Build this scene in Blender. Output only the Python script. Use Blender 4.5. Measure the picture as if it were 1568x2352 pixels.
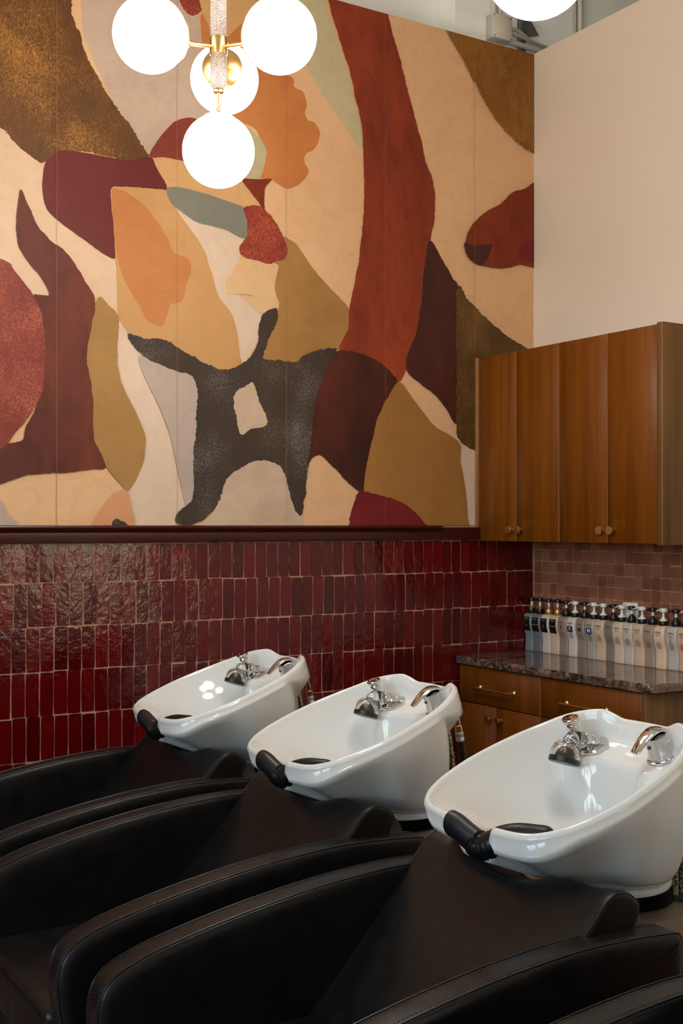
import bpy, bmesh, math, random
import numpy as np
from mathutils import Vector, Matrix, noise as mnoise

for o in list(bpy.data.objects):
    bpy.data.objects.remove(o, do_unlink=True)
scene = bpy.context.scene
COL = scene.collection
random.seed(7)
R = math.radians

# ------------------------------------------------------------------ camera
FPX, HX, HY, YAW, EYE = 2702.0, 784.0, 1207.0, R(31.93), 1.47
FW = np.array([math.sin(YAW), math.cos(YAW)]); RT = np.array([math.cos(YAW), -math.sin(YAW)])
_c = 5.36 * FW + (1224 - HX) / FPX * 5.36 * RT
CAM = np.array([-_c[0], -_c[1], EYE])
cd = bpy.data.cameras.new('camera'); cam = bpy.data.objects.new('camera', cd); COL.objects.link(cam)
cam.location = CAM; cam.rotation_euler = (R(90), 0, -YAW)
cd.sensor_fit = 'HORIZONTAL'; cd.sensor_width = 24.0; cd.lens = FPX / 1568.0 * 24.0
cd.shift_y = (HY - 1176.0) / 1568.0
cd.clip_start = 0.05
scene.camera = cam

# ------------------------------------------------------------------ world, daylight, exposure
w = bpy.data.worlds.new('sky'); scene.world = w; w.use_nodes = True
nt = w.node_tree; bg = nt.nodes['Background']
sky = nt.nodes.new('ShaderNodeTexSky'); sky.sky_type = 'NISHITA'
sky.sun_elevation = R(48); sky.sun_rotation = R(8); sky.sun_disc = False; sky.air_density = 1.3
nt.links.new(sky.outputs[0], bg.inputs[0]); bg.inputs[1].default_value = 1.9
sd = bpy.data.lights.new('sun', 'SUN'); sd.energy = 45.0; sd.angle = R(0.5); sd.color = (1, .93, .80)
sun = bpy.data.objects.new('sun', sd); COL.objects.link(sun); sun.rotation_euler = (R(-42), 0, R(-8)); sun.location = (0, 6, 9)
GLOBE_EMIT = 27.0
vs = scene.view_settings; vs.view_transform = 'Standard'; vs.look = 'None'; vs.gamma = 1.0
vs.use_curve_mapping = False; vs.exposure = 0.05

def ray(u, v):
    d = FW + (u - HX) / FPX * RT
    return np.array([d[0], d[1], -(v - HY) / FPX])
def on_y(u, v, y=0.0):
    r = ray(u, v); return CAM + r * (y - CAM[1]) / r[1]

# ------------------------------------------------------------------ helpers
def lin(c):
    f = lambda x: x / 12.92 if x <= .04045 else ((x + .055) / 1.055) ** 2.4
    return tuple(f(x / 255.0) for x in c) + (1,)
_mats = {}
def newmat(name):
    m = bpy.data.materials.new(name); m.use_nodes = True
    b = m.node_tree.nodes['Principled BSDF']; return m, m.node_tree, b
def node(t, kind, **kw):
    n = t.nodes.new(kind)
    for k, v in kw.items(): setattr(n, k, v)
    return n
def plain(name, col, rough=.5, metal=0, spec=.5, bump=None, emit=None, coat=0):
    if name in _mats: return _mats[name]
    m, t, b = newmat(name)
    b.inputs['Base Color'].default_value = lin(col); b.inputs['Roughness'].default_value = rough
    b.inputs['Metallic'].default_value = metal; b.inputs['Specular IOR Level'].default_value = spec
    b.inputs['Coat Weight'].default_value = coat
    if emit:
        b.inputs['Emission Color'].default_value = emit[0]; b.inputs['Emission Strength'].default_value = emit[1]
    if bump:
        add_bump(t, b, *bump)
    _mats[name] = m; return m
def coords(t, scale=(1, 1, 1), kind='Object'):
    tc = node(t, 'ShaderNodeTexCoord'); mp = node(t, 'ShaderNodeMapping'); mp.inputs['Scale'].default_value = scale
    t.links.new(tc.outputs[kind], mp.inputs[0]); return mp.outputs[0]
def add_bump(t, b, scale, dist, strength=1.0, detail=3, vec=None):
    n = node(t, 'ShaderNodeTexNoise'); n.inputs['Scale'].default_value = scale; n.inputs['Detail'].default_value = detail
    t.links.new(vec or coords(t), n.inputs['Vector'])
    bp = node(t, 'ShaderNodeBump'); bp.inputs['Distance'].default_value = dist; bp.inputs['Strength'].default_value = strength
    t.links.new(n.outputs[0], bp.inputs['Height']); t.links.new(bp.outputs[0], b.inputs['Normal']); return bp
def ramp(t, fac, stops):
    r = node(t, 'ShaderNodeValToRGB'); e = r.color_ramp.elements
    while len(e) < len(stops): e.new(.5)
    for el, (p, c) in zip(e, stops): el.position = p; el.color = c
    t.links.new(fac, r.inputs[0]); return r.outputs[0]

def mesh_obj(name, verts, faces, mat, parent=None, smooth=True, loc=None):
    me = bpy.data.meshes.new(name); me.from_pydata([tuple(map(float, v)) for v in verts], [], faces); me.update()
    if mat: me.materials.append(mat)
    if smooth: me.polygons.foreach_set('use_smooth', [True] * len(me.polygons))
    o = bpy.data.objects.new(name, me); COL.objects.link(o)
    if parent: o.parent = parent
    if loc is not None: o.location = loc
    return o
def bm_obj(name, bm, mat, parent=None, smooth=True, loc=None):
    bmesh.ops.recalc_face_normals(bm, faces=bm.faces)
    me = bpy.data.meshes.new(name); bm.to_mesh(me); bm.free()
    if mat: me.materials.append(mat)
    if smooth: me.polygons.foreach_set('use_smooth', [True] * len(me.polygons))
    o = bpy.data.objects.new(name, me); COL.objects.link(o)
    if parent: o.parent = parent
    if loc is not None: o.location = loc
    return o
def auto(o, ang=40):
    o.data.set_sharp_from_angle(angle=R(ang)); return o
def box(name, lo, hi, mat, parent=None, bev=0.0, seg=2, loc=None):
    bm = bmesh.new(); bmesh.ops.create_cube(bm, size=1)
    for v in bm.verts:
        v.co = Vector([(lo[i] + hi[i]) / 2 + v.co[i] * (hi[i] - lo[i]) for i in range(3)])
    if bev > 0: bmesh.ops.bevel(bm, geom=bm.edges[:], offset=bev, segments=seg, profile=.5, affect='EDGES')
    o = bm_obj(name, bm, mat, parent, smooth=bev > 0, loc=loc)
    if bev > 0: auto(o, 50)
    return o
def frame_of(d):
    d = Vector(d).normalized(); a = Vector((0, 0, 1)) if abs(d.z) < .9 else Vector((1, 0, 0))
    u = d.cross(a).normalized(); v = d.cross(u).normalized(); return u, v, d
def tube(path, rad, seg=16, caps=True, sx=1.0, sy=1.0, up=None):
    """swept tube: rad scalar or list; returns verts, faces"""
    P = [Vector(p) for p in path]; n = len(P)
    if not hasattr(rad, '__len__'): rad = [rad] * n
    V = []; Fs = []; pu = None
    for i in range(n):
        d = (P[min(i + 1, n - 1)] - P[max(i - 1, 0)]).normalized()
        if up is not None: u = Vector(up) - d * d.dot(Vector(up)); u.normalize()
        elif pu is None: u = frame_of(d)[0]
        else: u = (pu - d * pu.dot(d)).normalized()
        pu = u; v = d.cross(u)
        for k in range(seg):
            a = 2 * math.pi * k / seg
            V.append(P[i] + rad[i] * (math.cos(a) * sx * u + math.sin(a) * sy * v))
    for i in range(n - 1):
        for k in range(seg):
            a = i * seg + k; b = i * seg + (k + 1) % seg
            Fs.append((a, b, b + seg, a + seg))
    if caps: Fs.append(tuple(range(seg))[::-1]); Fs.append(tuple(range((n - 1) * seg, n * seg)))
    return V, Fs
def lathe(prof, origin=(0, 0, 0), axis=(0, 0, 1), seg=32):
    """prof: list of (radius, distance along axis)"""
    u, v, d = frame_of(axis); O = Vector(origin); V = []; Fs = []; n = len(prof)
    for r, h in prof:
        for k in range(seg):
            a = 2 * math.pi * k / seg; V.append(O + d * h + r * (math.cos(a) * u + math.sin(a) * v))
    for i in range(n - 1):
        for k in range(seg):
            a = i * seg + k; b = i * seg + (k + 1) % seg; Fs.append((a, b, b + seg, a + seg))
    Fs.append(tuple(range(seg))[::-1]); Fs.append(tuple(range((n - 1) * seg, n * seg)))
    return V, Fs
def join(*vf):
    V = []; Fs = []
    for v, f in vf:
        k = len(V); V += list(v); Fs += [tuple(i + k for i in q) for q in f]
    return V, Fs
def boxvf(lo, hi):
    x0, y0, z0 = lo; x1, y1, z1 = hi
    V = [(x0, y0, z0), (x1, y0, z0), (x1, y1, z0), (x0, y1, z0), (x0, y0, z1), (x1, y0, z1), (x1, y1, z1), (x0, y1, z1)]
    return V, [(0, 3, 2, 1), (4, 5, 6, 7), (0, 1, 5, 4), (1, 2, 6, 5), (2, 3, 7, 6), (3, 0, 4, 7)]
def fix(o, ang=40):
    bm = bmesh.new(); bm.from_mesh(o.data); bmesh.ops.recalc_face_normals(bm, faces=bm.faces); bm.to_mesh(o.data); bm.free()
    o.data.polygons.foreach_set('use_smooth', [True] * len(o.data.polygons)); o.data.set_sharp_from_angle(angle=R(ang)); return o
def part(name, vf, mat, parent, ang=40):
    return fix(mesh_obj(name, vf[0], vf[1], mat, parent), ang)
def thing(name, label, cat, loc=(0, 0, 0), rz=0, group=None):
    o = bpy.data.objects.new(name, None); COL.objects.link(o); o.location = loc; o.rotation_euler = (0, 0, rz)
    o.empty_display_size = .1; o['label'] = label; o['category'] = cat
    if group: o['group'] = group
    return o
def tag(o, label, cat, group=None):
    o['label'] = label; o['category'] = cat
    if group: o['group'] = group
    return o
def struct(o, label=None):
    o['kind'] = 'structure'
    if label: o['label'] = label
    return o
def dup(o, parent=None):
    c = o.copy(); COL.objects.link(c)
    if parent: c.parent = parent
    for ch in list(o.children): dup(ch, c)
    return c
def catmull(P, n=6, closed=True):
    P = [np.array(p, float) for p in P]; out = []; m = len(P)
    rng = range(m) if closed else range(m - 1)
    for i in rng:
        if closed: a, b, c, d = P[(i - 1) % m], P[i], P[(i + 1) % m], P[(i + 2) % m]
        else: a, b, c, d = P[max(i - 1, 0)], P[i], P[i + 1], P[min(i + 2, m - 1)]
        for k in range(n):
            t = k / n
            out.append(.5 * (2 * b + (c - a) * t + (2 * a - 5 * b + 4 * c - d) * t * t + (3 * b - a - 3 * c + d) * t ** 3))
    if not closed: out.append(P[-1])
    return out
def sstep(a, b, x):
    t = min(1, max(0, (x - a) / (b - a))); return t * t * (3 - 2 * t)

# ------------------------------------------------------------------ materials
def wood(name, c0, c1, c2, rough=.38, horizontal=False):
    m, t, b = newmat(name)
    vec = coords(t, (14, 14, .55))
    rnd = node(t, 'ShaderNodeObjectInfo'); ad = node(t, 'ShaderNodeVectorMath', operation='ADD')
    mul = node(t, 'ShaderNodeMath', operation='MULTIPLY'); mul.inputs[1].default_value = 40; t.links.new(rnd.outputs['Random'], mul.inputs[0])
    t.links.new(vec, ad.inputs[0]); t.links.new(mul.outputs[0], ad.inputs[1]); vec = ad.outputs[0]
    n1 = node(t, 'ShaderNodeTexNoise'); n1.inputs['Scale'].default_value = 1.6; n1.inputs['Detail'].default_value = 6; n1.inputs['Distortion'].default_value = .6
    t.links.new(vec, n1.inputs['Vector'])
    vec2 = coords(t, (160, 160, 4)); n2 = node(t, 'ShaderNodeTexNoise'); n2.inputs['Scale'].default_value = 1.0; n2.inputs['Detail'].default_value = 3
    t.links.new(vec2, n2.inputs['Vector'])
    col = ramp(t, n1.outputs[0], [(.30, lin(c0)), (.5, lin(c1)), (.72, lin(c2))])
    g = ramp(t, n2.outputs[0], [(.35, (.62, .62, .62, 1)), (.6, (1, 1, 1, 1))])
    mx = node(t, 'ShaderNodeMix', data_type='RGBA', blend_type='MULTIPLY'); mx.inputs[0].default_value = .55
    t.links.new(col, mx.inputs[6]); t.links.new(g, mx.inputs[7]); t.links.new(mx.outputs[2], b.inputs['Base Color'])
    b.inputs['Roughness'].default_value = rough; b.inputs['Specular IOR Level'].default_value = .35
    return m
M_WOOD = wood('walnut_veneer', (104, 52, 5), (118, 62, 8), (130, 71, 13))
M_WOODEND = wood('walnut_end_panel', (94, 62, 28), (108, 74, 36), (120, 84, 46), .45)
M_EDGE = plain('pale_wood_edge', (150, 104, 66), .4)  # pale wood: filler strip's own tone, painted highlight on door edges
M_BRASS = plain('brass', (212, 168, 104), .28, 1.0)
M_BRASS2 = plain('satin_brass', (236, 196, 132), .32, 1.0)
M_CHROME = plain('chrome', (205, 205, 205), .06, 1.0)
M_STEEL = plain('steel', (196, 192, 186), .38, .7)
M_RUBBER = plain('black_rubber', (16, 15, 15), .42)
M_BLACKPL = plain('black_plastic', (14, 14, 15), .35)
M_WHITEPL = plain('white_plastic', (226, 222, 214), .35)
M_GOLDPL = plain('gold_cap', (200, 160, 96), .35, .85)
M_CERAMIC = plain('white_ceramic', (209, 206, 201), .06, 0, .5)
M_WHITEWALL = plain('white_painted_concrete', (240, 240, 242), .75, bump=(9, .004, .5, 6))
M_BEIGE = plain('beige_painted_wall', (220, 201, 190), .7, bump=(60, .0006, .4, 4))
M_GROUT = plain('pink_grout', (176, 134, 110), .85, bump=(160, .0008, .5, 3))
M_TRIM = plain('oxblood_gloss_paint', (58, 11, 9), .30, bump=(26, .0008, .35, 3))
M_CEIL = plain('ceiling_paint', (240, 240, 242), .8)
M_FLOOR = plain('floor_concrete', (122, 104, 88), .42, bump=(6, .001, .4, 5))
M_PLINTH = plain('tan_laminate', (150, 104, 64), .45)
M_PLATE = plain('brushed_plate', (148, 134, 116), .35, .6)
M_GALV = plain('galvanised_steel', (196, 196, 192), .45, .35)
M_CONDUIT = plain('painted_conduit', (206, 202, 196), .5)

def leather():
    m, t, b = newmat('black_leather')
    b.inputs['Base Color'].default_value = (.0035, .003, .0028, 1)
    b.inputs['Roughness'].default_value = .36; b.inputs['Specular IOR Level'].default_value = .36
    vec = coords(t)
    v = node(t, 'ShaderNodeTexVoronoi'); v.inputs['Scale'].default_value = 420; t.links.new(vec, v.inputs['Vector'])
    n = node(t, 'ShaderNodeTexNoise'); n.inputs['Scale'].default_value = 22; n.inputs['Detail'].default_value = 6; t.links.new(vec, n.inputs['Vector'])
    b1 = node(t, 'ShaderNodeBump'); b1.inputs['Distance'].default_value = .0004; b1.inputs['Strength'].default_value = .25
    b2 = node(t, 'ShaderNodeBump'); b2.inputs['Distance'].default_value = .004; b2.inputs['Strength'].default_value = .22
    t.links.new(v.outputs['Distance'], b1.inputs['Height']); t.links.new(n.outputs[0], b2.inputs['Height'])
    t.links.new(b1.outputs[0], b2.inputs['Normal']); t.links.new(b2.outputs[0], b.inputs['Normal'])
    r = ramp(t, n.outputs[0], [(.3, (.30, .30, .30, 1)), (.7, (.46, .46, .46, 1))]); t.links.new(r, b.inputs['Roughness'])
    return m
M_LEATHER = leather()
M_THREAD = plain('leather_thread', (66, 54, 46), .7)
M_PIPING = plain('leather_piping', (24, 20, 18), .3)

def zellige(name, dark, mid, light, rough, bumpd, bscale):
    m, t, b = newmat(name)
    oi = node(t, 'ShaderNodeObjectInfo'); ge = node(t, 'ShaderNodeNewGeometry')
    ad = node(t, 'ShaderNodeMath', operation='ADD'); t.links.new(oi.outputs['Random'], ad.inputs[0]); t.links.new(ge.outputs['Random Per Island'], ad.inputs[1])
    fr = node(t, 'ShaderNodeMath', operation='FRACT'); t.links.new(ad.outputs[0], fr.inputs[0])
    tc = node(t, 'ShaderNodeTexCoord'); off = node(t, 'ShaderNodeVectorMath', operation='ADD')
    sc = node(t, 'ShaderNodeMath', operation='MULTIPLY'); sc.inputs[1].default_value = 17; t.links.new(fr.outputs[0], sc.inputs[0])
    t.links.new(tc.outputs['Object'], off.inputs[0]); t.links.new(sc.outputs[0], off.inputs[1]); vec = off.outputs[0]
    n = node(t, 'ShaderNodeTexNoise'); n.inputs['Scale'].default_value = 16; n.inputs['Detail'].default_value = 5; t.links.new(vec, n.inputs['Vector'])
    mixf = node(t, 'ShaderNodeMath', operation='MULTIPLY_ADD'); mixf.inputs[1].default_value = .55
    t.links.new(fr.outputs[0], mixf.inputs[0])
    nn = node(t, 'ShaderNodeMath', operation='MULTIPLY'); nn.inputs[1].default_value = .45; t.links.new(n.outputs[0], nn.inputs[0]); t.links.new(nn.outputs[0], mixf.inputs[2])
    col = ramp(t, mixf.outputs[0], [(.1, lin(dark)), (.45, lin(mid)), (.85, lin(light))])
    # tiny glaze pits
    v = node(t, 'ShaderNodeTexVoronoi'); v.inputs['Scale'].default_value = 75; t.links.new(vec, v.inputs['Vector'])
    pit = ramp(t, v.outputs['Distance'], [(.05, (1, 1, 1, 1)), (.09, (0, 0, 0, 1))])
    v2 = node(t, 'ShaderNodeTexNoise'); v2.inputs['Scale'].default_value = 30; t.links.new(vec, v2.inputs['Vector'])
    gate = ramp(t, v2.outputs[0], [(.56, (0, 0, 0, 1)), (.62, (1, 1, 1, 1))])
    pm = node(t, 'ShaderNodeMath', operation='MULTIPLY'); t.links.new(pit, pm.inputs[0]); t.links.new(gate, pm.inputs[1])
    mx = node(t, 'ShaderNodeMix', data_type='RGBA'); t.links.new(pm.outputs[0], mx.inputs[0]); t.links.new(col, mx.inputs[6]); mx.inputs[7].default_value = lin((176, 110, 92))
    t.links.new(mx.outputs[2], b.inputs['Base Color'])
    b.inputs['Roughness'].default_value = rough; b.inputs['Specular IOR Level'].default_value = .5
    nb = node(t, 'ShaderNodeTexNoise'); nb.inputs['Scale'].default_value = bscale; nb.inputs['Detail'].default_value = 4; nb.inputs['Roughness'].default_value = .55; t.links.new(vec, nb.inputs['Vector'])
    bp = node(t, 'ShaderNodeBump'); bp.inputs['Distance'].default_value = bumpd; bp.inputs['Strength'].default_value = 1
    t.links.new(nb.outputs[0], bp.inputs['Height']); t.links.new(bp.outputs[0], b.inputs['Normal'])
    return m
M_REDTILE = zellige('oxblood_zellige', (58, 1, 3), (76, 2, 4), (96, 6, 7), .09, .0022, 36)
M_PINKTILE = zellige('dusky_pink_zellige', (112, 64, 48), (138, 86, 66), (158, 104, 86), .20, .0016, 30)

def granite():
    m, t, b = newmat('brown_granite')
    vec = coords(t, (3, 14, 14)); n = node(t, 'ShaderNodeTexNoise'); n.inputs['Scale'].default_value = 1.6; n.inputs['Detail'].default_value = 8; n.inputs['Distortion'].default_value = 1.2
    t.links.new(vec, n.inputs['Vector'])
    v = node(t, 'ShaderNodeTexNoise'); v.inputs['Scale'].default_value = 150; v.inputs['Detail'].default_value = 4; t.links.new(coords(t), v.inputs['Vector'])
    a = ramp(t, n.outputs[0], [(.35, lin((52, 40, 35))), (.5, lin((104, 82, 70))), (.66, lin((152, 120, 100)))])
    s = ramp(t, v.outputs[0], [(.38, (.22, .2, .19, 1)), (.55, (1, 1, 1, 1))])
    mx = node(t, 'ShaderNodeMix', data_type='RGBA', blend_type='MULTIPLY'); mx.inputs[0].default_value = .75
    t.links.new(a, mx.inputs[6]); t.links.new(s, mx.inputs[7]); t.links.new(mx.outputs[2], b.inputs['Base Color'])
    b.inputs['Roughness'].default_value = .1; b.inputs['Specular IOR Level'].default_value = .6
    return m
M_GRANITE = granite()

# ------------------------------------------------------------------ room shell
WTOP = 3.616
FILL_LWINS = [(-6.4, -4.4, 1.2, 3.6), (-4.0, -2.0, 1.2, 3.6)]  # unseen left-wall windows, added so daylight brightens the right wall
FWINS = []
M_FRAME = plain('dark_window_frame', (34, 30, 28), .4)
mg, tg, bgp = newmat('window_glass')
tg.nodes.remove(bgp)
tr = node(tg, 'ShaderNodeBsdfTransparent'); gl = node(tg, 'ShaderNodeBsdfGlossy'); gl.inputs['Roughness'].default_value = .02
mxs = node(tg, 'ShaderNodeMixShader'); mxs.inputs[0].default_value = .06
tg.links.new(tr.outputs[0], mxs.inputs[1]); tg.links.new(gl.outputs[0], mxs.inputs[2]); tg.links.new(mxs.outputs[0], tg.nodes['Material Output'].inputs[0])
floor = struct(part('floor', join(boxvf((-7.2, -8.2, -.1), (.09, .30, 0)), boxvf((.09, -3.0, -.1), (3.2, .30, 0))), M_FLOOR, None))
ceil = struct(part('ceiling', join(boxvf((-7.2, -8.2, 4.7), (.09, .30, 4.8)), boxvf((.09, -3.0, 4.7), (3.2, .30, 4.8))), M_CEIL, None))
wall_back = struct(box('wall_back', (-7.0, 0, 0), (.09, .07, WTOP), M_GROUT), 'partition wall carrying the mural above red tiles')
wall_upper = struct(box('wall_upper', (-7.2, .20, 0), (3.2, .30, 4.7), M_WHITEWALL), 'white painted concrete wall above the mural')
wall_col = struct(box('wall_pilaster', (-.385, .08, 0), (3.1, .199, 4.7), M_WHITEWALL), 'white concrete pilaster behind the top of the mural')
wall_far = struct(part('wall_beyond', join(boxvf((3.1, -2.9, 0), (3.2, .079, 4.7)), boxvf((.091, -3.0, 0), (3.2, -2.9, 4.7))), M_WHITEWALL, None))
wn = [0]
def wall_with_windows(name, axis, c0, c1, span, zt, wins, label=None):
    """axis 'x': wall runs along x at y in (c0, c1); axis 'y': runs along y at x in (c0, c1); wins = (a, b, sill, head)"""
    P = (lambda a, b_, z0, z1: boxvf((a, c0, z0), (b_, c1, z1))) if axis == 'x' else (lambda a, b_, z0, z1: boxvf((c0, a, z0), (c1, b_, z1)))
    vf = []; cur = span[0]
    for a, b_, z0, z1 in wins:
        vf += [P(cur, a, 0, zt), P(a, b_, 0, z0), P(a, b_, z1, zt)]; cur = b_
    vf.append(P(cur, span[1], 0, zt))
    wobj = struct(part(name, join(*vf), M_BEIGE, None), label)
    m = (c0 + c1) / 2
    G = (lambda a, b_, z0, z1, h: boxvf((a, m - h, z0), (b_, m + h, z1))) if axis == 'x' else (lambda a, b_, z0, z1, h: boxvf((m - h, a, z0), (m + h, b_, z1)))
    for a, b_, z0, z1 in wins:
        wn[0] += 1
        pane = struct(mesh_obj('window_%d' % wn[0], *G(a, b_, z0, z1, .004), mg, smooth=False))
        f = .05; zm = z0 + (z1 - z0) * .72
        part('window_frame', join(G(a, a + f, z0, z1, .03), G(b_ - f, b_, z0, z1, .03), G(a + f, b_ - f, z0, z0 + f, .03), G(a + f, b_ - f, z1 - f, z1, .03), G(a + f, b_ - f, zm, zm + .04, .03), G((a + b_) / 2 - .02, (a + b_) / 2 + .02, z0 + f, zm, .028)), M_FRAME, pane)
        ld = bpy.data.lights.new('daylight_portal', 'AREA'); ld.shape = 'RECTANGLE'; ld.size = b_ - a; ld.size_y = z1 - z0; ld.cycles.is_portal = True
        lo = bpy.data.objects.new('daylight_portal', ld); COL.objects.link(lo)
        mid = (a + b_) / 2; zc = (z0 + z1) / 2; inner = PORTAL[name]
        lo.location = (mid, inner[0], zc) if axis == 'x' else (inner[0], mid, zc); lo.rotation_euler = (R(90), 0, R(inner[1]))
    return wobj
PORTAL = {'wall_front': (-8.25, 0), 'wall_left': (-7.25, -90), 'wall_right': (.14, 90)}
wall_right = wall_with_windows('wall_right', 'y', 0, .09, (-8.0, -.001), WTOP, [(-7.6, -5.8, .45, 2.25)], 'plain beige wall above the cupboards')
struct(box('wall_right_top', (.0, -8.0, WTOP + .001), (.09, -3.0, 4.7), M_BEIGE))
wall_left = wall_with_windows('wall_left', 'y', -7.2, -7.0, (-8.0, .2), 4.7, FILL_LWINS)
wall_front = wall_with_windows('wall_front', 'x', -8.2, -8.0, (-7.2, .09), 4.7, FWINS)
M_LAWN = plain('sunlit_lawn', (150, 142, 84), .9, bump=(3, .03, .6, 4))
struct(part('ground_outside', join(boxvf((-60, -70, -.25), (60, -8.4, -.1)), boxvf((-60, -8.4, -.25), (-7.4, 40, -.1)), boxvf((.3, -8.4, -.25), (60, -3.1, -.1)), boxvf((3.4, -3.1, -.25), (60, 40, -.1))), M_LAWN, None))

# ------------------------------------------------------------------ zellige tiles
def tile_variants(wd, ht, n, nx, nz, amp, thick, g0=.0015):
    out = []
    for k in range(n):
        rr = random.Random(k * 13 + int(wd * 1e4)); g = g0 + rr.random() * .0007
        V = []; Fs = []
        cols, rows = nx + 1, nz + 1; tilt = (rr.uniform(-1, 1), rr.uniform(-1, 1))
        cut = [rr.uniform(-.0012, .0008) for _ in range(4)]
        for j in range(rows):
            for i in range(cols):
                fx = i / nx - .5; fz = j / nz - .5
                edge = (i in (0, nx)) or (j in (0, nz)); corner = (i in (0, nx)) and (j in (0, nz))
                x = fx * (wd - 2 * g); z = fz * (ht - 2 * g)
                if corner: x *= .95; z *= .985
                if i == 0: x += cut[0] + rr.uniform(-.0004, .0004)
                if i == nx: x -= cut[1] + rr.uniform(-.0004, .0004)
                if j == 0: z += cut[2]
                if j == nz: z -= cut[3]
                y = -thick + rr.uniform(-amp, amp) + tilt[0] * fx * amp * 1.6 + tilt[1] * fz * amp * 1.6 + (.0004 if edge else 0)
                V.append((x, y, z))
        for j in range(nz):
            for i in range(nx):
                a = j * cols + i; Fs.append((a, a + 1, a + 1 + cols, a + cols))
        per = [i for i in range(cols)] + [j * cols + nx for j in range(1, rows)] + [nz * cols + i for i in range(nx - 1, -1, -1)] + [j * cols for j in range(nz - 1, 0, -1)]
        b0 = len(V); m_ = len(per)
        for p in per: V.append((V[p][0] * 1.01, 0.001, V[p][2] * 1.004))
        for q in range(m_):
            Fs.append((per[q], b0 + q, b0 + (q + 1) % m_, per[(q + 1) % m_]))
        out.append((V, Fs))
    return out
def mesh_of(name, V, Fs, mat):
    me = bpy.data.meshes.new(name); me.from_pydata(V, [], Fs); me.update(); me.materials.append(mat)
    me.polygons.foreach_set('use_smooth', [True] * len(me.polygons)); me.set_sharp_from_angle(angle=R(35)); return me

TW, TH = .0505, .157
var = tile_variants(TW, TH, 18, 2, 4, .0008, .0032); vmesh = [mesh_of('zellige_tile', V, Fs, M_REDTILE) for V, Fs in var]
vtop = tile_variants(TW, .139, 18, 2, 4, .0008, .0032); tmesh = [mesh_of('zellige_tile', V, Fs, M_REDTILE) for V, Fs in vtop]
stuffV, stuffF = [], []; ntile = 0
for r_ in range(9):
    z1 = 1.405 if r_ == 0 else 1.266 - (r_ - 1) * TH
    h_ = .139 if r_ == 0 else TH
    ox = random.uniform(-.018, .0)
    x0 = -.026 + ox; x0 = x0 if x0 <= -.022 else x0 - TW
    gap = -.0065 - (x0 + TW / 2)
    if gap > .006 and z1 > .95:
        o = bpy.data.objects.new('tile', (tmesh if r_ == 0 else vmesh)[r_]); COL.objects.link(o); o.parent = wall_back
        o.location = (-.0065 - gap / 2, 0, z1 - h_ / 2); o.scale = (gap / TW, 1, 1)
    for c_ in range(96):
        x = -.026 + ox - c_ * TW + random.uniform(-.0007, .0007)
        zz = z1 - h_ / 2 + random.uniform(-.0022, .0022)
        if x > -.022 or x < -4.6: continue
        hidden = (x > -.40 and zz < .80)
        if hidden: continue
        k = random.randrange(18); ry = random.uniform(-.009, .009)
        if x > -2.47 and r_ <= 5:
            o = bpy.data.objects.new('tile', (tmesh if r_ == 0 else vmesh)[k]); COL.objects.link(o); o.parent = wall_back
            o.location = (x, 0, zz); o.rotation_euler = (0, ry, 0); ntile += 1
        else:
            V, Fs = (vtop if r_ == 0 else var)[k]; b0 = len(stuffV)
            stuffV += [(v[0] + x, v[1], v[2] + zz) for v in V]; stuffF += [tuple(i + b0 for i in f) for f in Fs]
so = auto(mesh_obj('tile_field', stuffV, stuffF, M_REDTILE, wall_back), 35); so['kind'] = 'stuff'
SQ = .0505
var2 = tile_variants(SQ, SQ, 14, 2, 2, .0005, .0026, .0008); smesh = [mesh_of('square_tile', V, Fs, M_PINKTILE) for V, Fs in var2]
stuffV, stuffF = [], []
grout_r = part('grout_bed', boxvf((-.0015, -1.152, .90), (.001, -.002, 1.405)), M_GROUT, wall_right)
for r_ in range(10):
    zz = .906 + SQ / 2 + r_ * SQ; oy = random.uniform(-.02, 0) if r_ % 3 == 0 else oy
    if zz > 1.39: continue
    y0_ = -.034 + oy; gap = -.0075 - (y0_ + SQ / 2)
    if gap > .006:
        o = bpy.data.objects.new('square_tile', smesh[r_]); COL.objects.link(o); o.parent = wall_right
        o.location = (-.001, -.0075 - gap / 2, zz); o.rotation_euler = (0, 0, R(-90)); o.scale = (gap / SQ, 1, 1)
    for c_ in range(32):
        y = -.034 + oy - c_ * SQ + random.uniform(-.0006, .0006); z = zz + random.uniform(-.0012, .0012) - .00004 * c_
        if y > -.03: continue
        k = random.randrange(14)
        if y < -1.13: continue
        o = bpy.data.objects.new('square_tile', smesh[k]); COL.objects.link(o); o.parent = wall_right
        o.location = (-.001, y, z); o.rotation_euler = (random.uniform(-.012, .012), 0, R(-90))

# dado moulding: cap rail + flat rail
def moulding(name, prof, x0, x1, mat):
    n = len(prof); V = [(x0, -d, z) for d, z in prof] + [(x1, -d, z) for d, z in prof]
    Fs = [(i, (i + 1) % n, n + (i + 1) % n, n + i) for i in range(n)] + [tuple(range(n))[::-1], tuple(range(n, 2 * n))]
    return fix(mesh_obj(name, V, Fs, mat), 35)
capp = [(0, 1.4705), (.030, 1.4705), (.036, 1.468), (.038, 1.464), (.037, 1.459), (.033, 1.455), (.029, 1.4525), (.027, 1.449), (.024, 1.4465), (0, 1.4465)]
struct(moulding('trim_1', capp, -6.99, -.539, M_TRIM), 'dark red cap rail under the mural')
struct(moulding('trim_2', [(0, 1.446), (.016, 1.446), (.018, 1.444), (.018, 1.410), (.016, 1.4065), (0, 1.4065)], -6.99, -.322, M_TRIM), 'flat dark red rail above the red tiles')
struct(box('trim_3', (-.539, -.0165, 1.4462), (-.322, -.0002, 1.462), M_TRIM), 'short flat end of the dark red rail by the cupboard')

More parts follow.
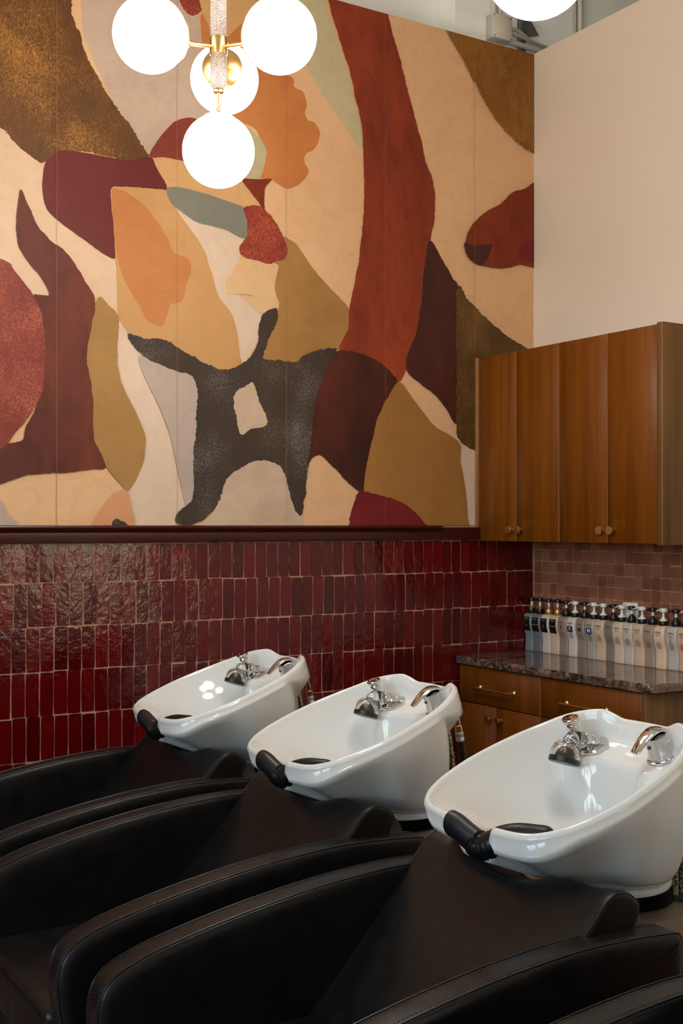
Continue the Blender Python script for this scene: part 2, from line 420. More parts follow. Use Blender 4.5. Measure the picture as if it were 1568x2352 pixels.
# ------------------------------------------------------------------ mural (painted wallpaper)
def paint(name, c1, c2, speck=None, amt=.5, cloud=3.0, stroke=1.0):
    """c1 body colour, c2 cloud colour; speck = (colour, threshold, scale) crayon grain"""
    m, t, b = newmat('mural_' + name)
    vec = coords(t, (1.0, 1, stroke))
    n = node(t, 'ShaderNodeTexNoise'); n.inputs['Scale'].default_value = cloud; n.inputs['Detail'].default_value = 7; n.inputs['Roughness'].default_value = .62
    t.links.new(vec, n.inputs['Vector'])
    lo_, hi_ = .5 - .22 / max(amt, .2) * .5, .5 + .22 / max(amt, .2) * .5
    col = ramp(t, n.outputs[0], [(lo_, lin(c1)), (hi_, lin(c2))])
    if speck:
        sc, th, scale = speck
        g = node(t, 'ShaderNodeTexNoise'); g.inputs['Scale'].default_value = scale * 1.9; g.inputs['Detail'].default_value = 5; g.inputs['Roughness'].default_value = .8; g.inputs['Distortion'].default_value = .4
        mp = node(t, 'ShaderNodeMapping'); mp.inputs['Rotation'].default_value = (0, R(35), 0); mp.inputs['Scale'].default_value = (1.5, 1, .85)
        tc = node(t, 'ShaderNodeTexCoord'); t.links.new(tc.outputs['Object'], mp.inputs[0]); t.links.new(mp.outputs[0], g.inputs['Vector'])
        dens = node(t, 'ShaderNodeTexNoise'); dens.inputs['Scale'].default_value = 4.5; dens.inputs['Detail'].default_value = 4; t.links.new(coords(t), dens.inputs['Vector'])
        sm = node(t, 'ShaderNodeMath', operation='MULTIPLY_ADD'); sm.inputs[1].default_value = .45; t.links.new(dens.outputs[0], sm.inputs[0]); t.links.new(g.outputs[0], sm.inputs[2])
        f = ramp(t, sm.outputs[0], [(th + .225 - .085, (0, 0, 0, 1)), (th + .225 + .055, (1, 1, 1, 1))])
        mx = node(t, 'ShaderNodeMix', data_type='RGBA'); t.links.new(f, mx.inputs[0]); t.links.new(col, mx.inputs[6]); mx.inputs[7].default_value = lin(sc); col = mx.outputs[2]
    # watercolour blotches and dry-brush streaks
    bl = node(t, 'ShaderNodeTexNoise'); bl.inputs['Scale'].default_value = 11; bl.inputs['Detail'].default_value = 9; bl.inputs['Roughness'].default_value = .7; bl.inputs['Distortion'].default_value = 1.3
    t.links.new(coords(t, (1, 1, .45 if stroke < 1 else 1)), bl.inputs['Vector'])
    bc = ramp(t, bl.outputs[0], [(.32, (.66, .64, .62, 1) if stroke < 1 else (.80, .79, .78, 1)), (.54, (1, 1, 1, 1)), (.74, (1.0, 1.0, 1.0, 1))])
    mm = node(t, 'ShaderNodeMix', data_type='RGBA', blend_type='MULTIPLY'); mm.inputs[0].default_value = .85 if stroke < 1 else .42
    t.links.new(col, mm.inputs[6]); t.links.new(bc, mm.inputs[7]); col = mm.outputs[2]
    t.links.new(col, b.inputs['Base Color'])
    b.inputs['Roughness'].default_value = .62; b.inputs['Specular IOR Level'].default_value = .3
    add_bump(t, b, 130, .0009, .5, 3)
    return m
PEACH = (214, 172, 134); CREAM = (226, 188, 158)
MP = {
 'peach': paint('peach', (208, 161, 118), (221, 175, 135)),
 'creaml': paint('creaml', (204, 167, 137), (214, 181, 153)),
 'biscuit': paint('biscuit', (206, 164, 120), (214, 175, 133)),
 'cream': paint('cream', (205, 175, 151), (215, 188, 166)),
 'taupe': paint('taupe', (181, 152, 134), (192, 166, 148)),
 'sand': paint('sand', (195, 145, 95), (202, 157, 107)),
 'orange': paint('orange', (181, 105, 50), (195, 124, 69)),
 'amber': paint('amber', (178, 108, 56), (187, 122, 71)),
 'ochre': paint('ochre', (185, 134, 82), (194, 147, 97)),
 'sage': paint('sage', (180, 162, 127), (194, 178, 143)),
 'sage2': paint('sage2', (160, 148, 112), (182, 170, 134)),
 'bark': paint('bark', (84, 50, 20), (104, 66, 28), ((172, 116, 52), .60, 95), .6, 3, .6),
 'mustard': paint('mustard', (120, 72, 17), (141, 90, 32), ((160, 116, 62), .60, 100), .6, 4, .5),
 'burgundy': paint('burgundy', (92, 28, 26), (106, 36, 32)),
 'redcrayon': paint('redcrayon', (120, 36, 30), (140, 52, 38), ((180, 88, 58), .58, 70), .6, 6),
 'brick': paint('brick', (116, 44, 32), (138, 60, 46)),
 'rust': paint('rust', (112, 38, 15), (152, 60, 28), None, .55, 3.5, .3),
 'rust2': paint('rust2', (109, 35, 14), (133, 49, 20), None, .55, 5, .6),
 'maroon': paint('maroon', (54, 20, 15), (84, 33, 21), ((112, 46, 28), .68, 120), .75, 5, .5),
 'umber': paint('umber', (60, 26, 20), (80, 34, 24), None, .6, 5, .35),
 'moss': paint('moss', (65, 41, 15), (86, 56, 22), ((134, 96, 42), .60, 130), .6, 4),
 'olive': paint('olive', (146, 98, 47), (161, 111, 57)),
 'khaki': paint('khaki', (151, 109, 59), (166, 123, 70)),
 'pear': paint('pear', (149, 104, 53), (166, 121, 68), ((98, 70, 30), .72, 22), .6, 5),
 'slate': paint('slate', (114, 112, 100), (126, 122, 108)),
 'charcoal': paint('charcoal', (54, 42, 36), (68, 52, 42), ((136, 126, 118), .65, 85), .5, 4),
 'lavender': paint('lavender', (168, 148, 138), (180, 158, 146)),
 'dust': paint('dust', (183, 153, 130), (198, 171, 148), ((218, 194, 170), .66, 90), .5, 6),
 'leftbrown': paint('leftbrown', (78, 34, 26), (110, 48, 32), None, .7, 3.5, .4),
 'leftred': paint('leftred', (112, 40, 34), (130, 52, 42), ((178, 96, 66), .585, 95), .6, 3.5),
 'clay': paint('clay', (198, 134, 92), (206, 146, 106)),
 'crimson': paint('crimson', (104, 20, 24), (122, 30, 30), ((148, 70, 50), .70, 130), .6, 5),
}
mural = thing('mural', 'large abstract mural of earth-toned painted shapes above the red tiles', 'mural', (0, 0, 1.47))
def mural_poly(pts2d, mat, layer, name='painted_shape'):
    V = [(p[0], -.0012 - .00018 * layer, p[1] - 1.47) for p in pts2d]
    o = mesh_obj(name, V, [tuple(range(len(V)))], mat, mural, smooth=False)
    if o.data.polygons[0].normal.y > 0: o.data.flip_normals()
    return o
# paper strips with butt seams where the photograph shows them
seams = [-4.56, -3.62, -2.69, -2.224, -1.761, -1.292, -.817, -.344, -.001]
M_PAPER = MP['peach']
for a, b_ in zip(seams[:-1], seams[1:]):
    mural_poly([(a + .0004, 1.4706), (b_ - .0004, 1.4706), (b_ - .0004, WTOP - .002), (a + .0004, WTOP - .002)], M_PAPER, 0, 'paper_strip')
def wob(u, v, amp, sc):
    q = Vector((u / sc, v / sc, 3.1))
    return amp * mnoise.noise(q), amp * mnoise.noise(q + Vector((31.7, 11.3, 5)))
ZB, ZT = 1.4708, WTOP - .003
lay = [0]
def shape(mat, pts, rough=1.0, n=10):
    lay[0] += 1
    P = catmull(pts, n); out = []
    # resample evenly
    Q = []
    for i in range(len(P)):
        a, b_ = P[i], P[(i + 1) % len(P)]; L = np.linalg.norm(b_ - a); k = max(1, int(L / (1.6 if rough > 1 else 3.0)))
        for j in range(k): Q.append(a + (b_ - a) * j / k)
    for u, v in Q:
        d1 = wob(u, v, 2.2 * rough, 26); d2 = wob(u, v, 1.6 * rough, 7)
        d3 = wob(u, v, 2.6 * (rough - .9) if rough > 1 else .3, 2.7)
        p = on_y(u + d1[0] + d2[0] + d3[0], v + d1[1] + d2[1] + d3[1])
        x = min(p[0], -.0015); z = min(max(p[2], ZB), ZT)
        if out and abs(out[-1][0] - x) + abs(out[-1][1] - z) < 4e-5: continue
        out.append((x, z))
    mural_poly(out, MP[mat], lay[0])
shape('taupe', [(150, -420), (185, 0), (192, 80), (250, 215), (300, 290), (338, 355), (372, 318), (420, 280), (470, 270), (545, 262), (565, 180), (560, 100), (480, 70), (458, 20), (470, -420)], .6)
shape('sand', [(455, -420), (460, 20), (478, 66), (500, 78), (540, 78), (562, 55), (640, 40), (660, -420)], .6)
shape('creaml', [(-420, 200), (0, 290), (90, 374), (100, 450), (160, 530), (255, 594), (269, 650), (273, 732), (235, 700), (190, 640), (130, 570), (84, 520), (60, 560), (112, 676), (110, 700), (60, 690), (0, 640), (-420, 620)], .4)
shape('cream', [(272, 738), (295, 770), (318, 815), (360, 930), (385, 990), (410, 1100), (425, 1160), (402, 1190), (405, 1225), (298, 1225), (298, 1160), (290, 1127), (320, 1090), (332, 1020), (300, 930), (275, 860), (268, 800)], .5)
shape('cream', [(396, 468), (440, 498), (500, 522), (556, 545), (550, 590), (530, 640), (560, 690), (624, 712), (600, 735), (588, 790), (564, 828), (552, 838), (545, 770), (500, 684), (485, 620), (440, 540)], .5)
shape('cream', [(1045, 1005), (1092, 1030), (1200, 1080), (1200, 1225), (1070, 1225), (1072, 1180), (1060, 1090)], .5)
shape('bark', [(-700, -420), (140, -420), (163, 0), (184, 76), (192, 112), (215, 160), (238, 200), (252, 226), (290, 275), (312, 310), (332, 345), (339, 360), (300, 371), (260, 363), (210, 352), (160, 346), (130, 352), (106, 373), (86, 370), (58, 350), (33, 328), (13, 303), (0, 290), (-160, 180), (-420, 160), (-700, 60)], 1.6)
shape('redcrayon', [(395, -80), (412, 0), (424, 25), (441, 36), (462, 25), (458, 0), (450, -80)], 1.3)
shape('sage', [(760, -420), (748, 0), (762, 50), (800, 180), (816, 250), (828, 300), (829, 344), (800, 300), (750, 230), (708, 160), (690, 100), (655, 0), (640, -420)], .5)
shape('orange', [(460, 36), (478, 60), (484, 88), (515, 86), (535, 74), (546, 62), (562, 64), (600, 140), (668, 178), (676, 200), (694, 212), (703, 235), (699, 262), (707, 277), (722, 283), (733, 305), (730, 325), (718, 346), (703, 353), (697, 368), (707, 392), (700, 410), (682, 425), (665, 433), (648, 430), (620, 412), (595, 406), (606, 352), (595, 315), (575, 290), (500, 260), (470, 150)], .7)
shape('sage2', [(560, 300), (593, 316), (611, 345), (608, 370), (600, 402), (590, 415), (555, 418)], .5)
shape('sand', [(343, 361), (375, 362), (420, 370), (480, 400), (556, 412), (578, 445), (597, 474), (570, 482), (520, 466), (470, 446), (420, 434), (383, 432), (362, 395)], .6)
shape('brick', [(342, 361), (358, 327), (388, 291), (412, 274), (450, 274), (490, 310), (470, 385), (420, 371), (375, 362)], .5)
shape('burgundy', [(102, 380), (125, 352), (155, 346), (210, 354), (290, 368), (342, 361), (358, 385), (383, 434), (350, 439), (318, 431), (268, 433), (255, 438), (258, 500), (265, 560), (265, 590), (252, 592), (225, 576), (200, 556), (160, 528), (120, 496), (102, 468), (97, 430)], .5)
shape('ochre', [(254, 438), (282, 430), (322, 432), (379, 438), (392, 456), (400, 475), (416, 500), (446, 540), (470, 580), (488, 640), (502, 682), (530, 720), (543, 760), (549, 815), (554, 838), (515, 850), (490, 842), (440, 822), (380, 795), (330, 784), (298, 768), (280, 745), (270, 722), (268, 650), (265, 600), (260, 520)], .5)
shape('amber', [(256, 441), (276, 437), (302, 450), (342, 485), (380, 540), (398, 580), (430, 594), (438, 620), (426, 660), (420, 690), (404, 697), (389, 700), (381, 730), (371, 748), (355, 746), (336, 736), (320, 705), (290, 655), (270, 600), (260, 520)], .7)
shape('slate', [(382, 434), (408, 430), (470, 445), (520, 462), (556, 476), (567, 500), (566, 535), (555, 547), (510, 526), (452, 511), (430, 497), (400, 476), (386, 456)], .5)
shape('biscuit', [(520, 640), (545, 620), (553, 596), (600, 600), (642, 608), (637, 650), (632, 690), (620, 714), (602, 722), (566, 692), (580, 681), (550, 676), (520, 672)], .8)
shape('rust2', [(555, 412), (590, 413), (622, 411), (608, 432), (606, 460), (605, 492), (595, 470), (574, 442)], .6)
shape('redcrayon', [(558, 479), (588, 473), (620, 495), (645, 538), (657, 565), (655, 590), (638, 600), (615, 605), (580, 598), (553, 586), (549, 565), (565, 540), (566, 505)], 1.2)
shape('pear', [(652, 544), (682, 566), (720, 620), (760, 665), (798, 708), (799, 738), (792, 770), (776, 802), (740, 800), (700, 814), (675, 832), (640, 828), (604, 826), (607, 800), (618, 772), (634, 742), (639, 700), (631, 672), (630, 645), (640, 612), (628, 602), (655, 592), (658, 565)], 1.0)
shape('rust', [(730, -420), (745, -60), (752, 0), (775, 80), (800, 160), (818, 240), (829, 290), (833, 360), (835, 430), (831, 520), (820, 610), (806, 680), (799, 720), (796, 760), (778, 800), (800, 812), (850, 830), (890, 856), (913, 878), (932, 845), (955, 760), (965, 680), (972, 610), (985, 560), (996, 500), (995, 430), (976, 370), (962, 310), (940, 230), (915, 130), (893, 50), (875, -60), (850, -420)], .9)
shape('maroon', [(773, 806), (800, 806), (850, 820), (890, 850), (911, 878), (885, 920), (866, 960), (856, 1000), (846, 1050), (838, 1100), (833, 1131), (825, 1131), (800, 1110), (760, 1070), (735, 1046), (715, 1052), (702, 1078), (707, 1040), (715, 990), (720, 930), (738, 870), (755, 825)], 1.1)
shape('umber', [(985, 554), (1010, 590), (1038, 638), (1050, 664), (1046, 760), (1048, 860), (1046, 950), (1043, 972), (1020, 936), (990, 902), (930, 846), (955, 760), (966, 680), (972, 612)], .9)
shape('moss', [(1049, 658), (1075, 690), (1120, 735), (1160, 768), (1212, 803), (1260, 830), (1260, 1100), (1150, 1060), (1088, 1036), (1060, 1018), (1048, 1002), (1045, 960), (1047, 860), (1045, 760)], 1.3)
shape('olive', [(912, 878), (935, 900), (965, 940), (1000, 982), (1052, 1016), (1056, 1060), (1066, 1120), (1071, 1180), (1072, 1230), (1003, 1230), (975, 1203), (940, 1168), (880, 1142), (836, 1131), (842, 1060), (856, 1000), (866, 960), (885, 920)], .6)
shape('crimson', [(828, 1128), (872, 1138), (920, 1152), (950, 1178), (985, 1216), (960, 1225), (810, 1225), (801, 1200), (804, 1176), (812, 1150)], 1.1)
shape('lavender', [(317, 818), (350, 830), (410, 853), (440, 863), (454, 893), (452, 950), (445, 1040), (442, 1140), (426, 1162), (411, 1100), (400, 1050), (386, 990), (360, 925), (330, 865)], .5)
shape('dust', [(520, 1098), (560, 1068), (600, 1056), (640, 1070), (657, 1100), (672, 1160), (690, 1186), (676, 1225), (440, 1225), (480, 1188), (500, 1150)], .6)
shape('charcoal', [(291, 767), (330, 777), (382, 785), (430, 813), (480, 839), (515, 850), (560, 832), (586, 800), (590, 760), (600, 727), (618, 712), (636, 709), (634, 738), (618, 771), (607, 800), (604, 826), (640, 828), (675, 832), (700, 815), (740, 802), (772, 803), (756, 830), (736, 880), (722, 930), (714, 1000), (706, 1060), (700, 1120), (690, 1182), (670, 1158), (655, 1100), (640, 1070), (600, 1057), (560, 1069), (520, 1100), (500, 1150), (470, 1190), (430, 1205), (405, 1201), (402, 1185), (425, 1163), (441, 1140), (443, 1050), (450, 950), (452, 892), (440, 866), (400, 850), (350, 830), (313, 803)], 1.6)
shape('dust', [(541, 900), (560, 888), (580, 880), (591, 915), (613, 972), (580, 984), (552, 998), (545, 975), (535, 935)], 1.2)
shape('khaki', [(225, 684), (248, 702), (271, 730), (269, 790), (271, 850), (286, 900), (312, 950), (331, 1000), (331, 1040), (315, 1090), (290, 1128), (279, 1115), (245, 1075), (214, 1020), (211, 930), (204, 880), (197, 820), (204, 740)], .6)
shape('leftbrown', [(45, 438), (60, 463), (80, 508), (110, 548), (150, 580), (180, 620), (196, 650), (217, 690), (211, 740), (198, 820), (208, 880), (213, 940), (215, 1010), (241, 1070), (205, 1078), (150, 1085), (70, 1090), (0, 1112), (-200, 1180), (-420, 1180), (-420, 1000), (0, 1020), (60, 975), (92, 900), (100, 800), (92, 720), (75, 678), (112, 679), (95, 640), (62, 600), (41, 560), (37, 510)], .9)
shape('leftred', [(-420, 600), (-160, 560), (0, 596), (30, 620), (60, 658), (80, 690), (98, 740), (102, 820), (94, 900), (70, 950), (30, 1000), (0, 1030), (-160, 1120), (-420, 1060)], 1.0)
shape('rust2', [(1066, 562), (1080, 520), (1110, 490), (1150, 466), (1175, 442), (1200, 435), (1260, 415), (1260, 600), (1190, 610), (1150, 617), (1110, 612), (1085, 598)], .6)
shape('umber', [(1064, 558), (1088, 565), (1126, 562), (1122, 580), (1106, 610), (1080, 601), (1067, 580)], .5)
shape('crimson', [(1260, 530), (1224, 550), (1200, 560), (1186, 585), (1195, 598), (1260, 602)], .6)
shape('mustard', [(1000, 30), (1024, 76), (1060, 140), (1082, 180), (1115, 240), (1147, 290), (1182, 325), (1226, 357), (1300, 400), (1300, -100), (1000, -100)], 1.5)
shape('clay', [(205, 1225), (225, 1176), (250, 1142), (275, 1126), (290, 1128), (299, 1160), (300, 1225)], .6)
shape('charcoal', [(258, 1194), (270, 1192), (288, 1202), (292, 1212), (270, 1214), (256, 1206)], 1.2)
shape('lavender', [(-300, 1130), (-60, 1120), (0, 1152), (14, 1180), (26, 1225), (-300, 1225)], .5)
shape('khaki', [(-420, 480), (-160, 420), (-90, 470), (-120, 560), (-280, 620), (-420, 600)], .6)
# hairline butt joints of the paper
for sx in seams[2:-1]:
    lay[0] += 1
    mural_poly([(sx - .0006, ZB), (sx + .0006, ZB), (sx + .0006, ZT), (sx - .0006, ZT)], plain('paper_seam', (150, 106, 74), .7), lay[0], 'seam')

# ------------------------------------------------------------------ wall cupboards
def knob(parent, x, y, z, r=.0135):
    vf = lathe([(.0088, 0), (.0088, .002), (.005, .0035), (.0045, .010), (.006, .0125), (r * .97, .0138), (r, .0150), (r, .0255), (r * .95, .0268), (0.0005, .0268)], (x, y, z), (-1, 0, 0), 28)
    o = part('knob', vf, M_BRASS2, parent, 35); o['label'] = 'round brushed brass knob'; return o
CT, CB = 2.206, 1.404
def wall_cupboard(label, y0, ym, y1, last):
    t = thing('wall_cupboard', label, 'cupboard', (-.16, (y0 + y1) / 2, CB), 0, 'wall cupboards over the counter')
    L = lambda lo, hi: (tuple(np.array(lo) - np.array(t.location)), tuple(np.array(hi) - np.array(t.location)))
    def bx(nm, lo, hi, m, bev=.0008, parent=t):
        a, b_ = L(lo, hi); return box(nm, a, b_, m, parent, bev, 1)
    bx('body', (-.299, y1, CB), (-.0085, y0, CT), M_WOODEND)
    for a, b_, ky in ((y0 - .002, ym + .0012, ym + .025), (ym - .0012, y1 + .0012, ym - .031)):
        d = bx('door', (-.320, b_, CB - .001), (-.3005, a, CT + .001), M_WOOD, .0009)
        e = bx('edge_highlight', (-.3203, b_ - .0007, CB - .001), (-.3005, b_ + .0012, CT + .001), M_EDGE, 0, d)  # pale strip paints the highlight along the door edge
        kx = np.array((-.320, ky, 1.451)) - np.array(t.location); knob(d, *kx, r=.0163)
    if last:
        bx('end_panel', (-.334, y1 - .031, CB - .006), (-.0085, y1 - .0015, CT + .004), M_WOODEND, .0012)
        bx('end_panel_edge', (-.3348, y1 - .0312, CB - .006), (-.3338, y1 - .029, CT + .004), M_EDGE, 0)
    else:
        bx('filler_strip', (-.337, y0 - .001, CB + .004), (-.300, y0 + .0035, CT + .001), M_EDGE, .0006)
    return t
wall_cupboard('walnut two-door wall cupboard next to the mural', -.006, -.258, -.521, False)
wall_cupboard('walnut two-door wall cupboard with the end panel, farther from the mural', -.5225, -.793, -1.0545, True)

# ------------------------------------------------------------------ base units + granite worktop
def bar_handle(parent, x, ya, yb, z):
    vf = [tube([(x - .03, ya + .014, z), (x - .03, ya, z), (x - .03, yb, z), (x - .03, yb - .014, z)], [.0042, .0048, .0048, .0042], 14)]
    for y in (ya - .004, yb + .004):
        vf.append(lathe([(.0115, 0), (.0115, .003), (.0085, .005), (.0055, .010), (.0050, .026), (.0066, .030), (.003, .0335)], (x, y, z), (-1, 0, 0), 20))
    o = part('bar_handle', join(*vf), M_BRASS2, parent, 40); o['label'] = 'brass bar handle'; return o
BF = -.4285
def base_unit(label, y0, y1, ymid, hy):
    t = thing('base_cabinet', label, 'cabinet', (-.21, (y0 + y1) / 2, 0), 0, 'base cabinets under the granite worktop')
    lc = np.array(t.location)
    def bx(nm, lo, hi, m, bev=.0008, parent=t): return box(nm, tuple(np.array(lo) - lc), tuple(np.array(hi) - lc), m, parent, bev, 1)
    bx('body', (-.408, y1 + .0005, .09), (-.004, y0 - .0005, .870), M_WOODEND)
    bx('kick_board', (-.36, y1 + .0005, 0), (-.34, y0 - .0005, .0895), M_WOODEND)
    d = bx('drawer_front', (BF, y1 + .0018, .7115), (-.409, y0 - .0018, .866), M_WOOD, .001)
    bar_handle(d, BF - lc[0], hy[0] - lc[1], hy[1] - lc[1], .782)
    bx('edge_highlight', (BF - .0003, y1 + .0012, .7115), (-.409, y1 + .0030, .866), M_EDGE, 0, d)  # edge highlight put into a paler strip
    for a, b_, ky in ((y0 - .0018, ymid + .0012, ymid + .032), (ymid - .0012, y1 + .0018, ymid - .032)):
        dd = bx('door', (BF, b_, .095), (-.409, a, .7075), M_WOOD, .001)
        knob(dd, BF - lc[0], ky - lc[1], .660)
        bx('edge_highlight', (BF - .0003, b_ - .0006, .095), (-.409, b_ + .0012, .7075), M_EDGE, 0, dd)
    return t
base_unit('walnut base cabinet against the red tiled wall, drawer over two doors', -.008, -.532, -.258, (-.150, -.376))
b2 = base_unit('walnut base cabinet at the open end of the granite worktop', -.533, -1.076, -.80, (-.680, -.902))
box('end_panel', (-.430 + .21, -1.0945 - b2.location.y, 0), (-.004 + .21, -1.0765 - b2.location.y, .870), M_WOODEND, b2, .001, 1)
def rough_slab():
    bm = bmesh.new()
    xs_ = [-.452, -.4465, -.443] ; pts = [(-.004, -.007), (-.443, -.007)] + [(-.443 + random.uniform(-.001, .001), y) for y in np.arange(-.03, -1.10, -.02)] + [(-.440, -1.112), (-.432, -1.122)] + [(x, -1.126 - .02 * (x + .43) / .43 + random.uniform(-.001, .001)) for x in np.arange(-.42, -.01, .02)] + [(-.004, -1.15)]
    n = len(pts); V = []; zs = [(.871, .004), (.874, 0), (.889, -.0012), (.902, 0), (.905, .003)]
    for z, ins in zs:
        for i, (x, y) in enumerate(pts):
            fx = ins if -.44 < x + 0 and y < -1.1 else 0
            jit = random.uniform(-.0014, .0014) if .872 < z < .904 and x < -.42 else 0
            V.append((x + (ins if x < -.42 else 0) + jit, y + (ins if y < -1.1 else 0), z))
    Fs = [(k * n + i, k * n + (i + 1) % n, (k + 1) * n + (i + 1) % n, (k + 1) * n + i) for k in range(len(zs) - 1) for i in range(n)]
    Fs += [tuple(range(n))[::-1], tuple(range((len(zs) - 1) * n, len(zs) * n))]
    return V, Fs
V, Fs = rough_slab()
top = fix(mesh_obj('granite_worktop', V, Fs, M_GRANITE), 35)
tag(top, 'polished brown granite worktop holding the row of pump bottles', 'worktop')

# wall socket plate behind the bottles
t = thing('wall_socket', 'white wall socket plate on the pink tiles behind the pump bottles', 'socket', (-.006, -.616, 1.108))
box('cover_plate', (-.014, -.040, -.046), (-.0005, .040, .046), M_WHITEPL, t, .003, 2)
for dz in (-.019, .019):
    s_ = box('receptacle', (-.0165, -.016, dz - .013), (-.013, .016, dz + .013), plain('socket_face', (206, 200, 190), .4), t, .003, 2)
    for dy in (-.006, .006): box('slot', (-.0172, dy - .0012, dz - .004), (-.0163, dy + .0012, dz + .005), M_BLACKPL, s_)

# ------------------------------------------------------------------ pump bottles
BH, BW, BD = .170, .0535, .048
SH = [(0, 0), (.12, .0005), (.30, .003), (.45, .001), (.58, -.007), (.70, -.0125), (.82, -.0130), (.92, -.0095), (1.0, -.003)]
def shift(z):
    q = min(1, max(0, z / BH)); return float(np.interp(q, [a for a, _ in SH], [b_ for _, b_ in SH]))
_sz = np.linspace(0, 1, 60); _ss = np.interp(_sz, [a for a, _ in SH], [b_ for _, b_ in SH])
_ss = np.convolve(np.pad(_ss, 5, 'edge'), np.ones(11) / 11, 'valid')
def shift(z): return float(np.interp(min(1, max(0, z / BH)), _sz, _ss))
def front_x(z): return -BD / 2 + shift(z)
def bottle_body():
    zs = [0, .0015, .004] + list(np.linspace(.012, .156, 22)) + [.160, .164, .167, .169, .170]
    V = []; seg = 7; ring = 0
    for z in zs:
        ins = 0
        if z < .004: ins = .002 * (1 - z / .004)
        if z > .156: ins = .011 * (1 - math.sqrt(max(0, 1 - ((z - .156) / .0142) ** 2)))
        hw, hd, r = BW / 2 - ins * .35, BD / 2 - ins, .009
        pts = []
        for cx, cy, a0 in ((-1, 1, 90), (-1, -1, 180), (1, -1, 270), (1, 1, 0)):
            for k in range(seg):
                a = R(a0 + 90 * k / (seg - 1)); pts.append((cx * (hd - r) + r * math.cos(a) + shift(z), cy * (hw - r) + r * math.sin(a), z))
        ring = len(pts); V += pts
    Fs = [(k * ring + i, k * ring + (i + 1) % ring, (k + 1) * ring + (i + 1) % ring, (k + 1) * ring + i) for k in range(len(zs) - 1) for i in range(ring)]
    Fs += [tuple(range(ring))[::-1], tuple(range((len(zs) - 1) * ring, len(zs) * ring))]
    return V, Fs
BODY = bottle_body()
def conform(me_verts, off): return [(front_x(z) - off, y, z) for (y, z) in me_verts]
def panel(y0, y1, z0, z1, off):
    V = []; Fs = []; n = 10
    for k in range(n + 1):
        z = z0 + (z1 - z0) * k / n; V += [(front_x(z) - off, y0, z), (front_x(z) - off, y1, z)]
        if k: a = 2 * k - 2; Fs.append((a, a + 1, a + 3, a + 2))
    return V, Fs
def text_mesh(s, size, zc, off, bold=0.0, cx=0.0):
    cu = bpy.data.curves.new('txt', 'FONT'); cu.body = s; cu.size = size; cu.align_x = 'CENTER'; cu.align_y = 'CENTER'; cu.offset = bold; cu.resolution_u = 3
    ob = bpy.data.objects.new('txt', cu); COL.objects.link(ob)
    dg = bpy.context.evaluated_depsgraph_get(); me = bpy.data.meshes.new_from_object(ob.evaluated_get(dg))
    bpy.data.objects.remove(ob, do_unlink=True)
    V = [(front_x(zc + v.co.y) - off, -v.co.x + cx, zc + v.co.y) for v in me.vertices]; Fs = [tuple(p.vertices) for p in me.polygons]
    return V, Fs
INK = plain('print_ink', (40, 36, 44), .6); INKL = plain('print_grey', (112, 96, 88), .6); NAVY = plain('print_navy', (24, 34, 92), .5)
BLK = plain('print_black', (12, 11, 16), .45); GOLDINK = plain('print_gold', (150, 110, 48), .5); WHT = plain('print_white', (214, 210, 206), .5); ORG = plain('print_orange', (168, 78, 44), .5); REDINK = plain('print_red', (150, 70, 60), .6)
T_MILBON = text_mesh('milbon', .0115, .1445, .0006, .00012)
T_MILBON_L = text_mesh('milbon', .0095, .1470, .0010, .0001)
lines = []
for k, wd in enumerate((.012, .018, .024, .027, .027, .025, .027, .020)): lines.append(panel(-wd / 2, wd / 2, .1045 - k * .0036, .1062 - k * .0036, .0006))
FINE = join(*lines)
SUB = join(panel(-.007, .007, .1355, .1372, .0006), panel(-.011, .011, .1315, .1332, .0006))
def nozzle(vfs, z, long_, mode):
    L = .036 if long_ else .026
    path = [(-.006, 0, z), (-.018, 0, z + .0015), (-L * .8, 0, z + .001), (-L - .004, 0, z - .003)]
    return tube(path, [.0052, .0046, .0036, .0024], 10, sy=.8)
